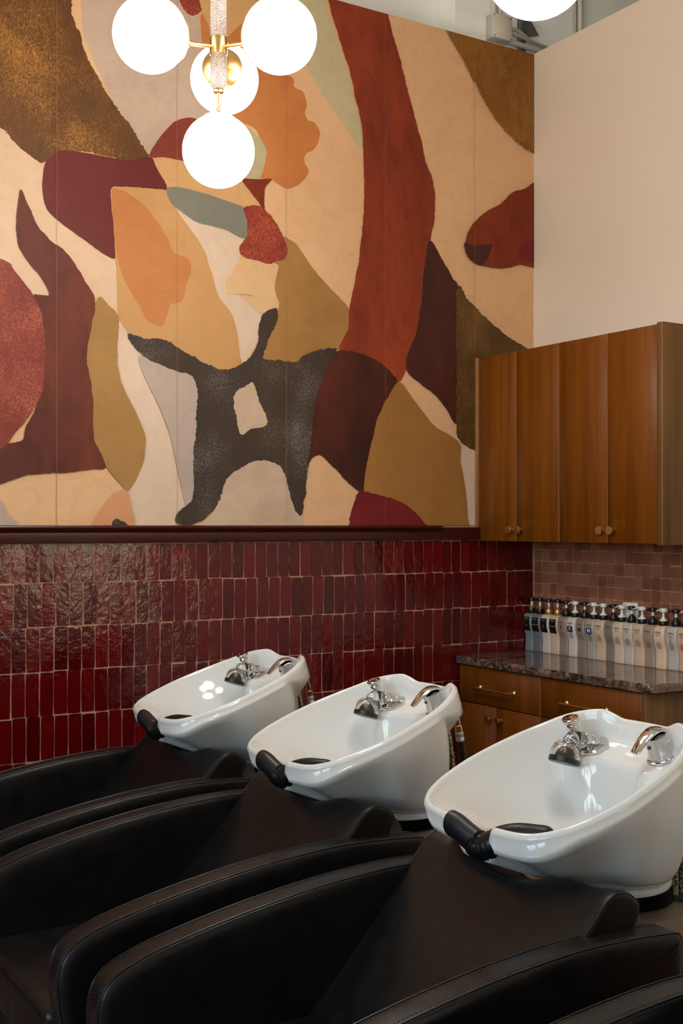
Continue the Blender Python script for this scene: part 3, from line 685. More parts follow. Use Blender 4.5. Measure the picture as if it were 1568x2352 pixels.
def pump(parent, kind, rot):
    c = (shift(BH) + .001, 0, 0); X = c[0]; g = []
    z0 = .1695; KZ = 1.2
    if kind in ('blackgold', 'gold'):
        m = M_GOLDPL if kind == 'gold' else M_BLACKPL
        part('collar', lathe([(.0165, z0), (.0175, z0 + KZ * .001), (.0175, z0 + KZ * .017), (.0165, z0 + KZ * .019), (.004, z0 + KZ * .019)], c, (0, 0, 1), 24), m, parent)
        part('collar_ring', lathe([(.0115, z0 + KZ * .019), (.0120, z0 + KZ * .022), (.008, z0 + KZ * .027), (.006, z0 + KZ * .031), (.002, z0 + KZ * .031)], c, (0, 0, 1), 24), M_GOLDPL, parent)
        part('stem', lathe([(.0048, z0 + KZ * .029), (.0046, z0 + KZ * .050), (.003, z0 + KZ * .050)], c, (0, 0, 1), 16), M_WHITEPL, parent)
        zt = z0 + KZ * .046; hm = M_BLACKPL; lg = False
    elif kind == 'black':
        part('collar', lathe([(.0170, z0), (.0178, z0 + KZ * .001), (.0178, z0 + KZ * .015), (.0165, z0 + KZ * .017), (.0125, z0 + KZ * .0175), (.0110, z0 + KZ * .024), (.007, z0 + KZ * .0255), (.0062, z0 + KZ * .030), (.002, z0 + KZ * .030)], c, (0, 0, 1), 24), M_BLACKPL, parent)
        part('stem', lathe([(.0055, z0 + KZ * .029), (.0042, z0 + KZ * .045), (.003, z0 + KZ * .046)], c, (0, 0, 1), 16), M_WHITEPL, parent)
        zt = z0 + KZ * .043; hm = M_BLACKPL; lg = True
    else:
        part('collar', lathe([(.0170, z0), (.0178, z0 + KZ * .001), (.0178, z0 + KZ * .014), (.0165, z0 + KZ * .0155), (.004, z0 + KZ * .0155)], c, (0, 0, 1), 24), M_BLACKPL, parent)
        part('collar_ring', lathe([(.0150, z0 + KZ * .0155), (.0155, z0 + KZ * .0165), (.0155, z0 + KZ * .0205), (.0145, z0 + KZ * .0215), (.0085, z0 + KZ * .022), (.0072, z0 + KZ * .028), (.002, z0 + KZ * .028)], c, (0, 0, 1), 24), M_WHITEPL, parent)
        part('stem', lathe([(.0046, z0 + KZ * .027), (.0046, z0 + KZ * .046), (.003, z0 + KZ * .047)], c, (0, 0, 1), 16), M_WHITEPL, parent)
        zt = z0 + KZ * .044; hm = M_WHITEPL; lg = True
    head = lathe([(.0105, zt), (.0155, zt + KZ * .0015), (.0162, zt + KZ * .004), (.0158, zt + KZ * .009), (.0135, zt + KZ * .0125), (.007, zt + KZ * .0140), (.0005, zt + KZ * .0142)], (0, 0, 0), (0, 0, 1), 24)
    vf = join(head, nozzle(None, zt + KZ * .0075, lg, 0))
    ca, sa = math.cos(rot), math.sin(rot)
    vf = ([(v[0] * ca - v[1] * sa + X, v[0] * sa + v[1] * ca, v[2]) for v in vf[0]], vf[1])
    part('pump_head', vf, hm, parent)
BOT = [  # colour, pump, label kind, rotation, description
 ((112, 124, 124), 'blackgold', 'n', 0, 'blue-grey pump bottle with a black label, first of the row by the red tiles'),
 ((108, 106, 112), 'blackgold', 'gold', 0, 'dark mauve-grey pump bottle with a black label and gold stripe, second of the row'),
 ((204, 184, 168), 'gold', 'S', 0, 'cream pump bottle with gold collar and a black label lettered S'),
 ((204, 176, 152), 'gold', 'gold', 0, 'cream pump bottle with gold collar and a black label with gold stripe'),
 ((150, 128, 112), 'black', 'F', 0, 'taupe pump bottle with a dark letter F printed on it'),
 ((210, 194, 182), 'white', 'Fblue', 0, 'pale pump bottle with a white F in a blue square'),
 ((150, 130, 116), 'black', 'M', 0, 'taupe pump bottle with a dark letter M printed on it'),
 ((172, 158, 146), 'white', 'Mblue', 0, 'grey-white pump bottle with a white M in a blue square'),
 ((206, 176, 152), 'white', '', 0, 'peach pump bottle with white pump right after the blue M bottle'),
 ((136, 122, 110), 'black', '', 0, 'darkest taupe pump bottle in the middle of the row'),
 ((210, 184, 160), 'white', '', 0, 'cream pump bottle with white pump just left of the wall socket'),
 ((200, 180, 168), 'black', '', R(60), 'pale pink pump bottle with black pump in front of the wall socket'),
 ((206, 176, 152), 'white', '', R(-25), 'peach pump bottle with white pump just right of the wall socket'),
 ((160, 138, 120), 'black', '', 0, 'taupe pump bottle with black pump, fourth from the right end of the row'),
 ((218, 188, 162), 'white', '', 0, 'bright cream pump bottle with white pump left of the letter J bottle'),
 ((190, 176, 166), 'black', 'J', 0, 'greyish white pump bottle with a letter J printed on it'),
 ((206, 166, 136), 'white', 'red', 0, 'peach pump bottle with red print, last of the row at the right edge'),
]
protos = {}
YB = [-.0365 - .0563 * i for i in range(17)]
for i, (colr, pk, lk, rot, desc) in enumerate(BOT):
    t = thing('pump_bottle', desc, 'bottle', (-.0355 + random.uniform(-.0012, .0012) - (.008 if 9 < i < 15 else 0), YB[i] + random.uniform(-.0008, .0008), .9056), random.uniform(-.02, .02), 'pump bottles on the granite worktop')
    bm_ = plain('bottle_plastic_%d' % i, colr, .33)
    bm_.node_tree.nodes['Principled BSDF'].inputs['Subsurface Weight'].default_value = .25
    bm_.node_tree.nodes['Principled BSDF'].inputs['Subsurface Radius'].default_value = (.01, .007, .005)
    body = part('bottle_body', BODY, bm_, t, 60)
    pump(t, pk, rot)
    if lk in ('n', 'gold', 'S'):
        lb = mesh_obj('label_panel', *panel(-.0205, .0205, .092, .154, .0005), BLK, body)
        mesh_obj('brand_print', *T_MILBON_L, GOLDINK, body, False)
        if lk == 'gold': mesh_obj('gold_stripe', *panel(-.0205, .0205, .121, .1245, .0009), GOLDINK, body)
        else: mesh_obj('letter_print', *text_mesh('n' if lk == 'n' else 'S', .019, .119, .0009, .0003), ORG, body, False)
    else:
        mesh_obj('brand_print', *T_MILBON, INK, body, False)
        mesh_obj('subtitle_print', *SUB, REDINK if lk in ('J', 'red') else INKL, body, False)
        mesh_obj('fine_print', *FINE, REDINK if lk == 'red' else INKL, body, False)
        if lk in ('F', 'M'): mesh_obj('letter_print', *text_mesh(lk, .029, .1195, .0006, .0006), INK, body, False)
        if lk == 'J': mesh_obj('letter_print', *text_mesh('J', .026, .1195, .0006, .0001), INK, body, False)
        if lk.endswith('blue'):
            mesh_obj('label_panel', *panel(-.0165, .0165, .1065, .1325, .0007), NAVY, body)
            mesh_obj('letter_print', *text_mesh(lk[0], .025, .1200, .0011, .0005), WHT, body, False)

# ------------------------------------------------------------------ globe chandeliers
def stem_mat():
    m, t, b = newmat('grey_glitter_stem')
    n = node(t, 'ShaderNodeTexNoise'); n.inputs['Scale'].default_value = 520; n.inputs['Detail'].default_value = 2; t.links.new(coords(t), n.inputs['Vector'])
    c = ramp(t, n.outputs[0], [(.38, lin((84, 70, 66))), (.56, lin((138, 120, 112))), (.68, lin((212, 200, 188)))]); t.links.new(c, b.inputs['Base Color'])
    b.inputs['Roughness'].default_value = .55; return m
M_STEM = stem_mat()
M_GLOBE = plain('lit_opal_glass', (250, 246, 238), .25, emit=((1.0, .965, .92, 1), GLOBE_EMIT))
CEILZ = 4.70
def sphere_vf(c, r, nu=48, nv=28):
    V = []; Fs = []
    for j in range(1, nv):
        a = math.pi * j / nv
        for i in range(nu):
            p = 2 * math.pi * i / nu; V.append((c[0] + r * math.sin(a) * math.cos(p), c[1] + r * math.sin(a) * math.sin(p), c[2] + r * math.cos(a)))
    for j in range(nv - 2):
        for i in range(nu):
            a = j * nu + i; b_ = j * nu + (i + 1) % nu; Fs.append((a, a + nu, b_ + nu, b_))
    V += [(c[0], c[1], c[2] + r), (c[0], c[1], c[2] - r)]; T = len(V) - 2
    for i in range(nu): Fs.append((T, i, (i + 1) % nu)); Fs.append((T + 1, (nv - 2) * nu + (i + 1) % nu, (nv - 2) * nu + i))
    return V, Fs
def chandelier(loc, label):
    z0 = 2.40; t = thing('chandelier', label, 'chandelier', (loc[0], loc[1], z0), 0, 'globe chandeliers over the basins')
    Z = lambda z: z - z0
    part('ceiling_canopy', lathe([(.004, Z(CEILZ) - .034), (.055, Z(CEILZ) - .032), (.062, Z(CEILZ) - .026), (.062, Z(CEILZ) - .0005)], (0, 0, 0), (0, 0, 1), 36), M_BRASS, t)
    part('stem', lathe([(.004, Z(2.682)), (.012, Z(2.683)), (.0185, Z(2.688)), (.0215, Z(2.697)), (.0225, Z(2.712)), (.0225, Z(CEILZ) - .034), (.004, Z(CEILZ) - .034)], (0, 0, 0), (0, 0, 1), 32), M_STEM, t)
    hub = part('hub_collar', lathe([(.0228, Z(2.779)), (.0245, Z(2.7795)), (.0248, Z(2.782)), (.0248, Z(2.824)), (.0245, Z(2.8265)), (.0228, Z(2.827))], (0, 0, 0), (0, 0, 1), 36), M_BRASS, t)
    gz, GR, AR = Z(2.790), .1, .205
    for ang in (213, 329, 91):
        d2 = math.cos(R(ang)) * RT + math.sin(R(ang)) * FW; d = Vector((d2[0], d2[1], 0))
        gc = d * AR + Vector((0, 0, gz)); az = Z(2.800)
        arm = part('arm', join(tube([d * .020 + Vector((0, 0, az)), d * .098 + Vector((0, 0, gz + .002))], .0062, 14), lathe([(.0105, 0), (.0115, .002), (.0115, .007), (.009, .0085)], d * .090 + Vector((0, 0, gz + .002)), d, 20)), M_BRASS, t)
        # dished brass cup hugging the globe
        pr = [];
        for k in range(13):
            a = R(34) * k / 12; pr.append((max(.0005, .1045 * math.sin(a)), -.1045 * math.cos(a)))
        for k in range(12, -1, -1):
            a = R(34) * k / 12; pr.append((max(.0005, .1018 * math.sin(a)), -.1018 * math.cos(a)))
        part('globe_cup', lathe(pr, gc, d, 40), M_BRASS, arm, 50)
        g = part('globe', sphere_vf(gc, GR), M_GLOBE, t, 180); g['label'] = 'lit white glass globe'
    rod = part('lower_rod', join(tube([(0, 0, Z(2.684)), (0, 0, Z(2.612))], .0062, 16), lathe([(.0135, 0), (.0145, .001), (.0145, .006), (.0115, .0075)], (0, 0, Z(2.674)), (0, 0, 1), 24), lathe([(.020, 0), (.021, .002), (.012, .006), (.0085, .010)], (0, 0, Z(2.6120)), (0, 0, 1), 24)), M_BRASS, t)
    g = part('globe', sphere_vf((0, 0, Z(2.512)), GR), M_GLOBE, t, 180); g['label'] = 'lowest lit white glass globe'
    pr = [(max(.0005, .1035 * math.sin(R(28) * k / 10)), .1035 * math.cos(R(28) * k / 10)) for k in range(11)] + [(max(.0005, .1012 * math.sin(R(28) * k / 10)), .1012 * math.cos(R(28) * k / 10)) for k in range(10, -1, -1)]
    part('globe_cup', lathe(pr, (0, 0, Z(2.512)), (0, 0, 1), 40), M_BRASS, rod, 50)
    return t
ch1 = chandelier((-2.134, -1.127), 'brass chandelier with four lit white globes hanging in front of the mural')
ch2 = dup(ch1); ch2.location = (-2.118, -2.432, ch1.location.z)
ch2['label'] = 'chandelier cut off by the top edge, only its lowest lit globe showing'


# ------------------------------------------------------------------ electrical bits on the white wall above the mural
t = thing('junction_box', 'square grey steel junction box on the white wall over the mural', 'junction box', (-.1565, .079, 3.662))
box('box_body', (-.0545, -.050, 0), (.0545, -.0002, .108), M_GALV, t, .0015, 1)
cp = box('cover_plate', (-.0545, -.0525, .0005), (.0545, -.0502, .1075), plain('box_cover', (206, 200, 190), .5), t, .0008, 1)
for sx in (-1, 1):
    for sz in (.008, .100):
        part('screw', lathe([(.0032, 0), (.0028, .0012), (.0004, .0014)], (sx * .047, -.0525, sz), (0, -1, 0), 12), plain('dark_screw', (60, 58, 56), .5, .5), cp)
part('knockout', lathe([(.012, 0), (.012, .0008), (.0004, .0008)], (-.0545, -.026, .03), (-1, 0, 0), 24), M_GALV, t)
part('knockout', lathe([(.010, 0), (.010, .0008), (.0004, .0008)], (-.0545, -.026, .075), (-1, 0, 0), 24), M_GALV, t)
def pipe(name, label, cat, path, r, mat, group=None, flex=False):
    P = catmull(path, 14, False) if len(path) > 2 else [np.array(p, float) for p in path]
    o0 = np.array(path[0], float)
    if flex:
        Q = []; rr = []
        L = [0]
        for i in range(1, len(P)): L.append(L[-1] + np.linalg.norm(P[i] - P[i - 1]))
        n = int(L[-1] / .0022)
        for k in range(n + 1):
            s = L[-1] * k / n; Q.append([np.interp(s, L, [p[j] for p in P]) for j in range(3)]); rr.append(r * (1 + .13 * (1 if (k // 2) % 2 else -1)))
        V, Fs = tube([np.array(q) - o0 for q in Q], rr, 12)
    else: V, Fs = tube([p - o0 for p in P], r, 16)
    o = fix(mesh_obj(name, V, Fs, mat), 60); o.location = o0
    return tag(o, label, cat, group)
pipe('conduit_pipe', 'thicker vertical painted conduit rising from the junction box', 'pipe', [(-.178, .066, 3.7702), (-.178, .066, 4.699)], .0125, M_CONDUIT, 'conduits above the mural')
pipe('conduit_pipe', 'thinner vertical painted conduit right of the thicker one', 'pipe', [(-.138, .068, 3.7702), (-.138, .068, 4.699)], .0105, M_CONDUIT, 'conduits above the mural')
pipe('conduit_pipe', 'grey horizontal conduit running right from the junction box to the corner', 'pipe', [(-.1018, .052, 3.672), (.42, .052, 3.660)], .0125, M_GALV, 'conduits above the mural')
pipe('conduit_pipe', 'vertical painted conduit above the beige wall', 'pipe', [(.348, .064, 3.69), (.348, .064, 4.699)], .0135, M_CONDUIT, 'conduits above the mural')
pipe('flexible_conduit', 'ribbed flexible conduit hanging vertically above the beige wall', 'cable', [(.318, .066, 3.70), (.314, .062, 4.0), (.316, .064, 4.4), (.318, .066, 4.699)], .0085, M_STEEL, 'ribbed flexible conduits')
pipe('flexible_conduit', 'upper ribbed flexible conduit leaving the junction box', 'cable', [(-.1018, .045, 3.728), (-.06, .040, 3.727), (-.02, .038, 3.712), (.04, .04, 3.690)], .0078, M_STEEL, 'ribbed flexible conduits')
pipe('flexible_conduit', 'lower ribbed flexible conduit leaving the junction box', 'cable', [(-.1018, .036, 3.706), (-.05, .033, 3.700), (.03, .034, 3.690), (.12, .036, 3.684), (.16, .04, 3.695)], .0088, M_STEEL, 'ribbed flexible conduits')
t = thing('strut_bracket', 'dark steel strut bracket on the white wall beside the junction box', 'bracket', (.0, .079, 3.63))
box('strut', (-.028, -.016, 0), (.012, -.0002, 1.068), plain('dark_steel', (120, 118, 116), .45, .7), t, .002, 1)
part('angle_tab', ([(.014, -.018, .09), (.014, -.018, .205), (.058, -.052, .095), (.014, -.014, .09), (.014, -.014, .205), (.060, -.048, .095)], [(0, 1, 2), (5, 4, 3), (0, 3, 4, 1), (1, 4, 5, 2), (2, 5, 3, 0)]), plain('dark_steel2', (74, 72, 70), .45, .7), t)

# ------------------------------------------------------------------ shampoo chairs
ARM_TOP = [(-2.829, .500), (-2.836, .545), (-2.838, .575), (-2.836, .600), (-2.826, .630), (-2.804, .653), (-2.770, .669), (-2.713, .687), (-2.603, .711), (-2.486, .731), (-2.36, .747), (-2.211, .757), (-2.09, .755), (-2.01, .750), (-1.978, .747)]
def arm_outline():
    tp = [np.array(p) for p in catmull(ARM_TOP, 6, False)]
    back = [np.array(p) for p in ((-1.968, .7445), (-1.962, .738), (-1.960, .729), (-1.960, .60), (-1.960, .40), (-1.960, .075))]
    front = [np.array(p) for p in ((-2.795, .075), (-2.805, .20), (-2.818, .38))]
    return front + tp + back
def inset(P, d):
    n = len(P); out = []
    for i in range(n):
        e0 = P[i] - P[i - 1]; e1 = P[(i + 1) % n] - P[i]
        n0 = np.array((e0[1], -e0[0])) / (np.linalg.norm(e0) + 1e-9); n1 = np.array((e1[1], -e1[0])) / (np.linalg.norm(e1) + 1e-9)
        m = n0 + n1; L = np.linalg.norm(m); m = m / L if L > 1e-6 else n0
        k = 1 / max(.6, m @ n0); out.append(P[i] + m * d * k)
    return out
def inset_c(P, d):
    if d < 1: return inset(P, d)
    Q = inset(P, .034); c = np.array((-2.42, .40)); k = d - 1
    return [q * (1 - k) + c * k for q in Q]
def extrude_soft(P, sections, x0, warp=None):
    """P closed outline (clockwise seen from -y) in x,z ; sections = (b, inset)"""
    n = len(P); V = []
    for b_, d in sections:
        for q in inset_c(P, d):
            v = [q[0] - x0, b_, q[1]]
            if warp: v = warp(v)
            V.append(tuple(v))
    m = len(sections)
    Fs = [(k * n + i, k * n + (i + 1) % n, (k + 1) * n + (i + 1) % n, (k + 1) * n + i) for k in range(m - 1) for i in range(n)]
    Fs += [tuple(range(n))[::-1], tuple(range((m - 1) * n, m * n))]
    return V, Fs
CX0 = -2.4; HW = .3175; AT = .070
def stitches(path, off, step=.0085, ln=.0048, r=.0007):
    vf = []; P = [Vector(p) for p in path]; L = [0]
    for i in range(1, len(P)): L.append(L[-1] + (P[i] - P[i - 1]).length)
    s = .004
    xs_ = [[p[j] for p in P] for j in range(3)]
    while s < L[-1] - ln:
        a = [float(np.interp(s, L, q)) for q in xs_]; b_ = [float(np.interp(s + ln, L, q)) for q in xs_]
        vf.append(tube([a, b_], r, 4)); s += step
    return join(*vf)
def shampoo_chair(label, cy):
    t = thing('shampoo_chair', label, 'chair', (CX0, cy, 0), 0, 'black shampoo chairs in front of the basins')
    O = arm_outline(); h = AT / 2
    half = [(-h - .0022, 1.75), (-h - .0022, 1.35), (-h - .0021, 1.12), (-h - .0017, .034), (-h - .0006, .020), (-h + .0012, .010), (-h + .0040, .0035), (-h + .0068, .0006), (-h + .0085, .0010), (-h + .0100, 0), (-h + .016, -.0006)]
    sec = half + [(0, -.0012)] + [(-b_, d) for b_, d in half[::-1]]
    for sgn in (1, -1):
        yc = sgn * (HW - h)
        V, Fs = extrude_soft(O, sec, CX0); V = [(v[0], v[1] + yc, v[2]) for v in V]
        a = part('armrest', (V, Fs), M_LEATHER, t, 60)
        top_i = O[2:-4]
        for s2 in (1, -1):
            path = [(p[0] - CX0, yc + s2 * (h - .0076), p[1]) for p in inset(O, -.0002)[1:-1]]
            part('piping', tube(path, .0017, 8), M_PIPING, a, 60)
            path = [(p[0] - CX0, yc + s2 * (h - .0155), p[1]) for p in inset(O, -.0012)[2:-3]]
            part('stitching', stitches(path, 0), M_THREAD, a, 60)
        part('foot', lathe([(.018, 0), (.02, .004), (.016, .012), (.012, .0755)], (-2.70 - CX0, yc, 0), (0, 0, 1), 18), M_BLACKPL, t)
        part('foot', lathe([(.018, 0), (.02, .004), (.016, .012), (.012, .0755)], (-2.05 - CX0, yc, 0), (0, 0, 1), 18), M_BLACKPL, t)
    # seat cushion
    bm = bmesh.new(); bmesh.ops.create_cube(bm, size=1)
    lo, hi = (-2.842 - CX0, -.246, .385), (-2.33 - CX0, .246, .507)
    for v in bm.verts: v.co = Vector([(lo[i] + hi[i]) / 2 + v.co[i] * (hi[i] - lo[i]) for i in range(3)])
    bmesh.ops.bevel(bm, geom=bm.edges[:], offset=.022, segments=5, profile=.5, affect='EDGES')
    auto(bm_obj('seat', bm, M_LEATHER, t), 60)
    box('seat_apron', (-2.80 - CX0, -.246, .10), (-2.77 - CX0, .246, .3845), M_LEATHER, t, .008, 3)
    # reclined backrest slab
    prof = [(-2.46, .44), (-2.42, .482), (-2.34, .563), (-2.24, .666), (-2.149, .760), (-2.112, .799), (-2.096, .813), (-2.080, .8205), (-2.062, .8220), (-2.042, .8165), (-2.024, .803), (-2.0165, .789), (-2.020, .773), (-2.032, .752), (-2.062, .700), (-2.12, .62), (-2.24, .48), (-2.30, .42)]
    Pb = [np.array(p) for p in catmull(prof, 4)]
    W2 = .268
    halfb = [(-W2, .013), (-W2 + .0006, .0085), (-W2 + .002, .0045), (-W2 + .005, .0015), (-W2 + .008, 0), (-W2 + .02, 0), (-.235, 0), (-.21, 0), (-.18, 0), (-.15, 0), (-.11, 0), (-.06, 0)]
    secb = halfb + [(0, 0)] + [(-b_, d) for b_, d in halfb[::-1]]
    def warp(v):
        k = sstep(.25, .16, abs(v[1])) * sstep(-2.085 - CX0, -2.03 - CX0, v[0]); v[2] -= .064 * k; c_ = sstep(.172, .085, abs(v[1] - .022)); v[2] -= .001 * c_ * sstep(.72, .79, v[2]) + (.020 * c_ + .016 * sstep(.10, .04, abs(v[1] - .022))) * sstep(-2.125 - CX0, -2.085 - CX0, v[0]) * sstep(.72, .79, v[2])
        # gentle hollow for the shoulders
        q = sstep(.26, .0, abs(v[1])); v[0] += .010 * q * sstep(.45, .6, v[2]) * (1 - sstep(.70, .80, v[2]))
        return v
    V, Fs = extrude_soft(Pb, secb, CX0, warp)
    bk = part('backrest', (V, Fs), M_LEATHER, t, 60)
    Q = catmull(prof, 4)
    for s2 in (1, -1):
        sel = [p for p in Q[12:56]]
        part('piping', tube([(p[0] - CX0, s2 * (W2 - .004), p[1]) for p in inset(Pb, .0026)[12:56]], .0018, 8), M_PIPING, bk, 60)
        part('stitching', stitches([(p[0] - CX0, s2 * (W2 - .012), p[1]) for p in inset(Pb, -.0009)[12:52]], 0), M_THREAD, bk, 60)
    bb = list(np.linspace(-.245, .245, 25)); V = []; Fs = []
    for y in bb:
        zt = float(np.interp(abs(y), [.05, .10, .15, .185, .20, .225, .245], [.738, .745, .760, .772, .768, .740, .73]))
        zf = max(zt, .772 if abs(y) < .19 else 0)
        V += [(-2.085 - CX0, y, .10), (-2.085 - CX0, y, zf), (-2.052 - CX0, y, zf), (-1.992 - CX0, y, zt), (-1.963 - CX0, y, zt - .006), (-1.963 - CX0, y, .10)]
    for k in range(24):
        for j in range(6): Fs.append((k * 6 + j, k * 6 + (j + 1) % 6, k * 6 + 6 + (j + 1) % 6, k * 6 + 6 + j))
    Fs += [tuple(range(6)), tuple(range(149, 143, -1))]
    part('rear_shell', (V, Fs), M_LEATHER, t, 40)
    box('base_frame', (-2.70 - CX0, -.235, .02), (-2.40 - CX0, .235, .384), M_BLACKPL, t, .006, 2)
    return t
c0 = shampoo_chair('black leather shampoo chair below the farthest basin, next to the red tiled wall', -.808)
for cy, lb in ((-1.557, 'black leather shampoo chair below the middle of the three basins'),
               (-2.318, 'black leather shampoo chair below the nearest and largest basin'),
               (-3.100, 'black leather shampoo chair of which only an armrest shows in the bottom right corner')):
    c = dup(c0); c.location = (CX0 + (.008 if cy < -2 else 0), cy, 0); c['label'] = lb

# ------------------------------------------------------------------ shampoo basins
TL = R(18.9); CT_, ST_ = math.cos(TL), math.sin(TL)
def T(a, b_, w_): return (a * CT_ - w_ * ST_, b_, .90 + a * ST_ + w_ * CT_)
HALF = [(-.001, 0), (-.0005, .05), (.003, .10), (.010, .142), (.026, .174), (.060, .204), (.105, .2235), (.148, .233), (.190, .2385), (.2325, .239), (.275, .236), (.317, .230), (.360, .2205), (.402, .2065), (.442, .187), (.474, .162), (.497, .130), (.510, .092), (.515, .045), (.516, 0)]
def rim_outline(n=168):
    full = HALF + [(a, -b_) for a, b_ in HALF[-2:0:-1]]
    P = catmull(full, 10); L = [0]
    P.append(P[0])
    for i in range(1, len(P)): L.append(L[-1] + np.linalg.norm(P[i] - P[i - 1]))
    out = [np.array([np.interp(L[-1] * k / n, L, [p[j] for p in P]) for j in range(2)]) for k in range(n)]
    N = []
    for i in range(n):
        e = out[(i + 1) % n] - out[i - 1]; e /= np.linalg.norm(e); N.append(np.array((-e[1], e[0])))
    c = np.mean(out, axis=0)
    if (N[0] @ (out[0] - c)) < 0: N = [-q for q in N]
    return out, N
DRAIN = np.array((.305, 0.0)); DEPTH = .178
AXW = (-ST_, 0, CT_)
def basin_mesh():
    out, N = rim_outline(); n = len(out); rings = []
    def wr(p):   # rim height above the rim plane
        a, b_ = p; w_ = 0
        w_ -= .058 * sstep(.070, .036, abs(b_)) * sstep(.10, .02, a)          # neck notch
        w_ -= .017 * sstep(.115, .055, abs(b_)) * sstep(.44, .49, a)          # dip between the back shoulders
        w_ += .004 * sstep(.38, .47, a) * sstep(.05, .13, abs(b_))
        return w_
    beta = [sstep(.37, .47, p[0]) for p in out]; phi = [sstep(.09, .0, p[0]) for p in out]
    side = [1 - max(beta[i], phi[i]) for i in range(n)]
    phh = [sstep(.22, .01, p[0]) for p in out]; sdh = [1 - max(beta[i], phh[i]) for i in range(n)]
    # ---- outer hull, bottom to top
    hull = []
    for i, p in enumerate(out):
        w0 = wr(p); be = beta[i]
        lip = .024 + .016 * phi[i]
        wl = min(-lip + (w0 if be > .01 else 0), w0 - .008); s0 = np.array(T(*(p), wl)); wf = wl - .042 * be
        s1 = np.array(T(*p, wf)); q = p - N[i] * (.0012 + .052 * be); s2 = np.array(T(*q, wf - .012 - .036 * be))
        dv = np.array((s2[0] - .335, s2[1])); dv /= np.linalg.norm(dv)
        rg = np.array((.377 + .124 * dv[0], .124 * dv[1], .7465)); od = np.array((dv[0], dv[1], 0))
        H = s2[2] - rg[2]
        dn = -np.array(AXW) * (1 - be) + np.array((0, 0, -1)) * be
        p1 = s2 + dn * (H * (.42 * sdh[i] + .5 * be) + .030 * phh[i]) - od * (.004 * sdh[i] + .085 * phh[i] + .004 * be)
        p2 = rg + od * (.052 * sdh[i] + .075 * phh[i] + .004) + np.array((0, 0, .010 + .022 * be + .055 * phh[i]))
        f = phh[i]; lnv = rg - s2
        p1 = p1 * (1 - f) + (s2 + lnv * .34 + np.array((0, 0, -.003))) * f; p2 = p2 * (1 - f) + (s2 + lnv * .76 + np.array((0, 0, -.012))) * f
        col = [rg]
        for k in range(1, 15):
            u = 1 - k / 15; col.append((1 - u) ** 3 * s2 + 3 * (1 - u) ** 2 * u * p1 + 3 * (1 - u) * u * u * p2 + u ** 3 * rg)
        col += [s2, s2 * .5 + s1 * .5 + np.array((0, 0, .0)), s1, s1 * .5 + s0 * .5, s0]
        hull.append(col)
    nh = len(hull[0])
    for k in range(nh): rings.append([tuple(hull[i][k]) for i in range(n)])
    # ---- rim roll
    for off, dw in ((-.0002, -.0082), (-.0006, -.0075), (-.0018, -.0058), (-.0042, -.0022), (-.0072, -.0005), (-.0100, 0), (-.0128, -.0010), (-.0152, -.0036), (-.0168, -.0080)):
        rings.append([T(*(out[i] + N[i] * off), wr(out[i]) + dw) for i in range(n)])
    # ---- interior
    S = [.02, .045, .075, .11, .15, .19, .23, .27, .31, .35, .39, .43, .47, .51, .55, .60, .65, .70, .76, .82, .88, .93, .965]
    for s in S:
        ring = []
        for i in range(n):
            p0 = out[i] - N[i] * .0172; w0 = wr(out[i]) - .0095
            p = p0 * (1 - s) + DRAIN * s
            pw = 2.7 * side[i] + 1.45 * phi[i] + 2.2 * beta[i]; tot = side[i] + phi[i] + beta[i]; pw /= tot
            base = w0 * (1 - s)
            wb = base - (DEPTH) * (1 - (1 - s) ** pw)
            # deck profile at the back
            wd = w0 + (-.062 - w0) * sstep(0, .13, s)
            wd = wd + (-DEPTH - wd) * sstep(.44, .74, s)
            w_ = wb * (1 - beta[i]) + wd * beta[i]
            ring.append(T(p[0], p[1], w_))
        rings.append(ring)
    V = [v for r in rings for v in r]; m = len(rings)
    Fs = [(k * n + i, k * n + (i + 1) % n, (k + 1) * n + (i + 1) % n, (k + 1) * n + i) for k in range(m - 1) for i in range(n)]
    Fs.append(tuple(range((m - 1) * n, m * n))); Fs.append(tuple(range(n))[::-1])
    return V, Fs
AX_W = Vector((-ST_, 0, CT_)); AX_A = Vector((CT_, 0, ST_))
def TP(vf): return ([T(*v) for v in vf[0]], vf[1])
def braid_mat():
    m, t, b = newmat('braided_steel_hose')
    w1 = node(t, 'ShaderNodeTexVoronoi'); w1.inputs['Scale'].default_value = 420; t.links.new(coords(t, (1, 1, .5)), w1.inputs['Vector'])
    c = ramp(t, w1.outputs['Distance'], [(.3, lin((190, 180, 150))), (.6, lin((60, 54, 44)))]); t.links.new(c, b.inputs['Base Color'])
    b.inputs['Metallic'].default_value = .7; b.inputs['Roughness'].default_value = .35; return m
M_BRAID = braid_mat()
def clear_mat():
    m, t, b = newmat('clear_smoked_acrylic')
    b.inputs['Base Color'].default_value = (.93, .90, .87, 1); b.inputs['Transmission Weight'].default_value = 1; b.inputs['Roughness'].default_value = .03; b.inputs['IOR'].default_value = 1.47
    return m
M_CLEAR = clear_mat()
BX0 = -2.2
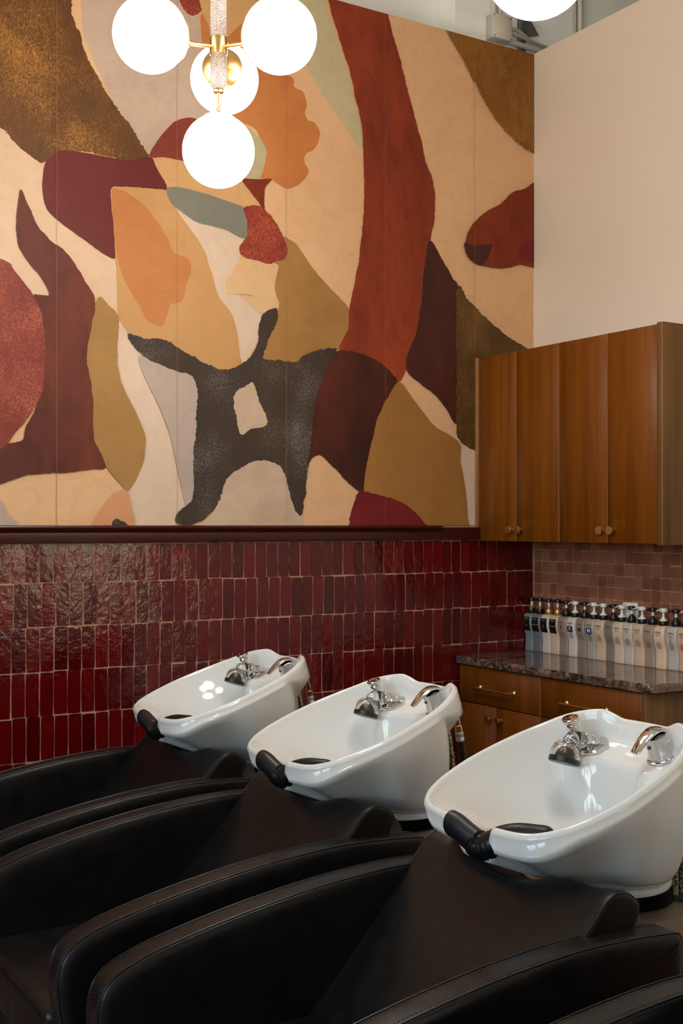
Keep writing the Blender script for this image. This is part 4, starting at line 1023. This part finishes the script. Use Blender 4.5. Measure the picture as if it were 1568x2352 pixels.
def shampoo_basin(label, cx, cy, rz):
    t = thing('shampoo_basin', label, 'basin', (BX0 + cx, cy, 0), rz, 'white ceramic shampoo basins')
    bowl = part('bowl', basin_mesh(), M_CERAMIC, t, 180)
    part('drain', lathe([(.024, -.0005), (.024, .0015), (.019, .0025), (.016, .0012), (.0005, .0010)], T(DRAIN[0], 0, -DEPTH + .001), AX_W, 28), M_CHROME, bowl)
    part('base_flange', lathe([(.118, .727), (.127, .729), (.130, .734), (.129, .742), (.122, .7475), (.10, .7475)], (.377, 0, 0), (0, 0, 1), 56), M_CERAMIC, t)
    folds = []
    for k in range(13):
        folds.append((.121 + .0065 * (1 if k % 2 else -1) + .0006 * k, .7268 - k * .0021))
    part('rubber_gaiter', lathe([(.06, .7268)] + folds + [(.06, .7012)], (.377, 0, 0), (0, 0, 1), 56), M_RUBBER, t)
    # neck rest: flat cover on the lip, then a padded roll running into the bowl
    nr = thing_part = None
    P = catmull([(.0085, .064, -.0215), (.0075, .045, -.024), (.0070, .022, -.034), (.0075, -.004, -.046)], 6, False)
    cov = part('neck_rest_cover', TP(tube(P, [.0272] + [.0285] * (len(P) - 2) + [.0275], 24, up=(0, 0, 1), sx=1.0, sy=.78)), M_RUBBER, t)
    P = catmull([(.0075, -.002, -.046), (.0075, -.018, -.051), (.013, -.037, -.046), (.029, -.062, -.033), (.045, -.092, -.026), (.062, -.122, -.027), (.083, -.150, -.032)], 8, False)
    rr = []
    for k in range(len(P)):
        s = k / (len(P) - 1); base = .0290 if s < .12 else .0290 - .013 * ((s - .12) / .88) ** 1.6
        base += .0012 * math.sin(k * 2.1) * (1 - sstep(.25, .6, s))
        if s > .9: base *= math.sqrt(max(.12, 1 - ((s - .9) / .1) ** 2))
        rr.append(base)
    part('neck_cushion', TP(tube(P, rr, 22, up=(0, 0, 1), sx=.92, sy=.92)), M_LEATHER, t, 60)
    # spray holder: plate, post with cap, spray head
    deck = -.0615
    hexa = [(-.036, -.012), (-.024, -.030), (.014, -.030), (.040, -.004), (.040, .006), (.016, .030), (-.024, .030), (-.036, .014)]
    V = []; nn = len(hexa)
    for dz, s in ((0, 1), (.006, 1), (.010, .93), (.013, .70), (.013, .02)):
        V += [(.436 + x * s, .096 + y * s, deck + dz) for x, y in hexa]
    Fs = [(k * nn + i, k * nn + (i + 1) % nn, (k + 1) * nn + (i + 1) % nn, (k + 1) * nn + i) for k in range(4) for i in range(nn)] + [tuple(range(nn))[::-1], tuple(range(4 * nn, 5 * nn))]
    plate = part('spray_holder', TP((V, Fs)), M_CHROME, t, 30); plate['label'] = 'chrome hose plate'
    # socket leaning forward out of the plate
    sd_ = Vector((-.86, 0, .50))
    part('hose_socket', TP(join(lathe([(.0175, 0), (.0180, .006), (.0165, .018), (.0150, .019), (.0150, .030), (.0165, .031), (.0165, .036)], (.440, .096, deck + .012), sd_, 28))), M_CHROME, plate)
    # vacuum-breaker post and cap
    post = part('valve_post', TP(lathe([(.0120, -.062), (.0135, -.048), (.0110, -.040), (.0105, -.020), (.0135, -.016), (.0135, .004), (.0120, .006), (.0115, .012)], (.408, .116, 0), (0, 0, 1), 24)), M_CHROME, plate)
    part('valve_cap', TP(join(lathe([(.0165, .0105), (.0185, .0120), (.0190, .0140), (.0190, .0190), (.0175, .0212), (.015, .0216), (.0004, .0216)], (.408, .116, 0), (0, 0, 1), 32), lathe([(.0022, .0214), (.0018, .0226), (.0003, .0228)], (.413, .108, 0), (0, 0, 1), 10), lathe([(.0022, .0214), (.0018, .0226), (.0003, .0228)], (.403, .124, 0), (0, 0, 1), 10))), M_CHROME, post)
    # spray head: clear handle + dome over a black face
    sh = part('spray_head', TP(tube(catmull([(.412, .096, -.026), (.398, .0955, -.018), (.384, .095, -.015), (.372, .095, -.018)], 5, False), [.0125] * 5 + [.0135] * 5 + [.0165] * 6, 22)), M_CLEAR, plate, 60)
    part('chrome_collar', TP(lathe([(.0130, 0), (.0140, .001), (.0140, .010), (.0130, .011)], (.420, .096, -.031), (-.86, 0, .50), 24)), M_CHROME, sh)
    fd = Vector((-.62, -.06, -.78)).normalized(); fc = Vector((.357, .095, -.031))
    KD = 1.12
    dome = [(.0006, -.0225), (.010, -.0212), (.019, -.0165), (.0255, -.008), (.0288, .002), (.0296, .011), (.0296, .014), (.026, .014), (.0255, .004), (.020, -.008), (.010, -.0145), (.0006, -.0158)]
    part('spray_dome', TP(lathe([(a * KD, b_ * KD) for a, b_ in dome], fc, fd, 36)), M_CLEAR, sh, 60)
    part('spray_core', TP(lathe([(.0006, -.010), (.012, -.008), (.019, .002), (.0225, .012), (.0225, .0138), (.0006, .0138)], fc, fd, 32)), M_BLACKPL, sh)
    part('spray_face', TP(lathe([(.0320, .0158), (.0335, .0160), (.0335, .0262), (.0318, .0276), (.027, .0280), (.0006, .0268)], fc, fd, 36)), M_BLACKPL, sh)
    # lever mixer
    mx0 = (.447, -.084, deck)
    mix = part('mixer_tap', TP(lathe([(.0285, 0), (.0290, .0015), (.0285, .0045), (.0258, .0055), (.0232, .008), (.0222, .030), (.0222, .0312), (.0230, .0316), (.0228, .046), (.0220, .0535), (.012, .058), (.0006, .0590)], mx0, (0, 0, 1), 36)), M_CHROME, t); mix['label'] = 'chrome mixer tap'
    lev = catmull([(.474, -.084, -.012), (.462, -.084, .0005), (.446, -.084, .0050), (.428, -.084, .0030), (.408, -.084, -.0040), (.392, -.0835, -.0120), (.382, -.083, -.0180)], 6, False)
    n_ = len(lev); lr = []
    for k in range(n_):
        s = k / (n_ - 1); lr.append(.0215 * (math.sqrt(max(.1, 1 - (1 - min(1, s / .18)) ** 2))) * (1 - .45 * s) * (1 if s < .92 else math.sqrt(max(.15, 1 - ((s - .92) / .08) ** 2))))
    part('lever', TP(tube(lev, lr, 20, up=(0, 0, 1), sx=.30, sy=1.0)), M_CHROME, mix, 60)
    part('colour_dot', TP(lathe([(.0042, 0), (.0036, .0014), (.0004, .0016)], (.4235, -.084, -.024), (-1, 0, .12), 16)), plain('blue_dot', (40, 50, 150), .35), mix)
    # supply hoses behind
    def hose(nm, pts, r, m):
        return part(nm, tube(catmull(pts, 8, False), r, 14), m, t, 60)
    hose('braided_hose', [(.468, -.098, .705), (.466, -.098, .80), (.462, -.094, .90), (.455, -.088, .965)], .0085, M_BRAID)
    hose('braided_hose', [(.494, -.092, .705), (.492, -.092, .80), (.482, -.088, .90), (.470, -.082, .968)], .0085, M_BRAID)
    hose('rubber_hose', [(.525, -.06, .705), (.548, -.06, .76), (.548, -.06, .84), (.530, -.07, .905)], .0105, M_RUBBER)
    part('hose_coupling', lathe([(.0095, 0), (.0115, .002), (.0115, .010), (.010, .012), (.0115, .014), (.0115, .024), (.009, .026)], (.531, -.070, .902), (-.22, -.05, .97), 20), M_STEEL, t)
    part('brass_fitting', lathe([(.0085, 0), (.0105, .002), (.0105, .016), (.008, .018), (.008, .034), (.0065, .050)], (.525, -.071, .928), (-.22, -.05, .97), 6), M_BRASS, t)
    part('hose_grommet', lathe([(.034, .7004), (.034, .706), (.030, .7085), (.004, .7085)], (.484, -.094, 0), (0, 0, 1), 28), M_RUBBER, t)
    # pedestal
    ped = box('pedestal', (.262, -.178, 0), (.72, .178, .688), M_PLINTH, t, .004, 2)
    bm = bmesh.new(); bmesh.ops.create_cube(bm, size=1)
    lo, hi = (.256, -.184, .6885), (.726, .184, .7005)
    for v in bm.verts: v.co = Vector([(lo[i] + hi[i]) / 2 + v.co[i] * (hi[i] - lo[i]) for i in range(3)])
    ve = [e for e in bm.edges if abs(e.verts[0].co.z - e.verts[1].co.z) > .005]
    bmesh.ops.bevel(bm, geom=ve, offset=.03, segments=6, profile=.5, affect='EDGES')
    auto(bm_obj('top_plate', bm, M_PLATE, ped), 40)
    return t
bs = shampoo_basin('white ceramic shampoo basin farthest back, beside the red tiled wall', -.003, -.784, R(.4))
for cx, cy, rz, lb in ((0, -1.55, 0, 'white ceramic shampoo basin in the middle of the three'),
                       (.023, -2.296, R(.5), 'nearest and largest white ceramic shampoo basin'),
                       (.03, -3.07, 0, 'white ceramic shampoo basin of the chair in the bottom right corner')):
    q = dup(bs); q.location = (BX0 + cx, cy, 0); q.rotation_euler = (0, 0, rz); q['label'] = lb
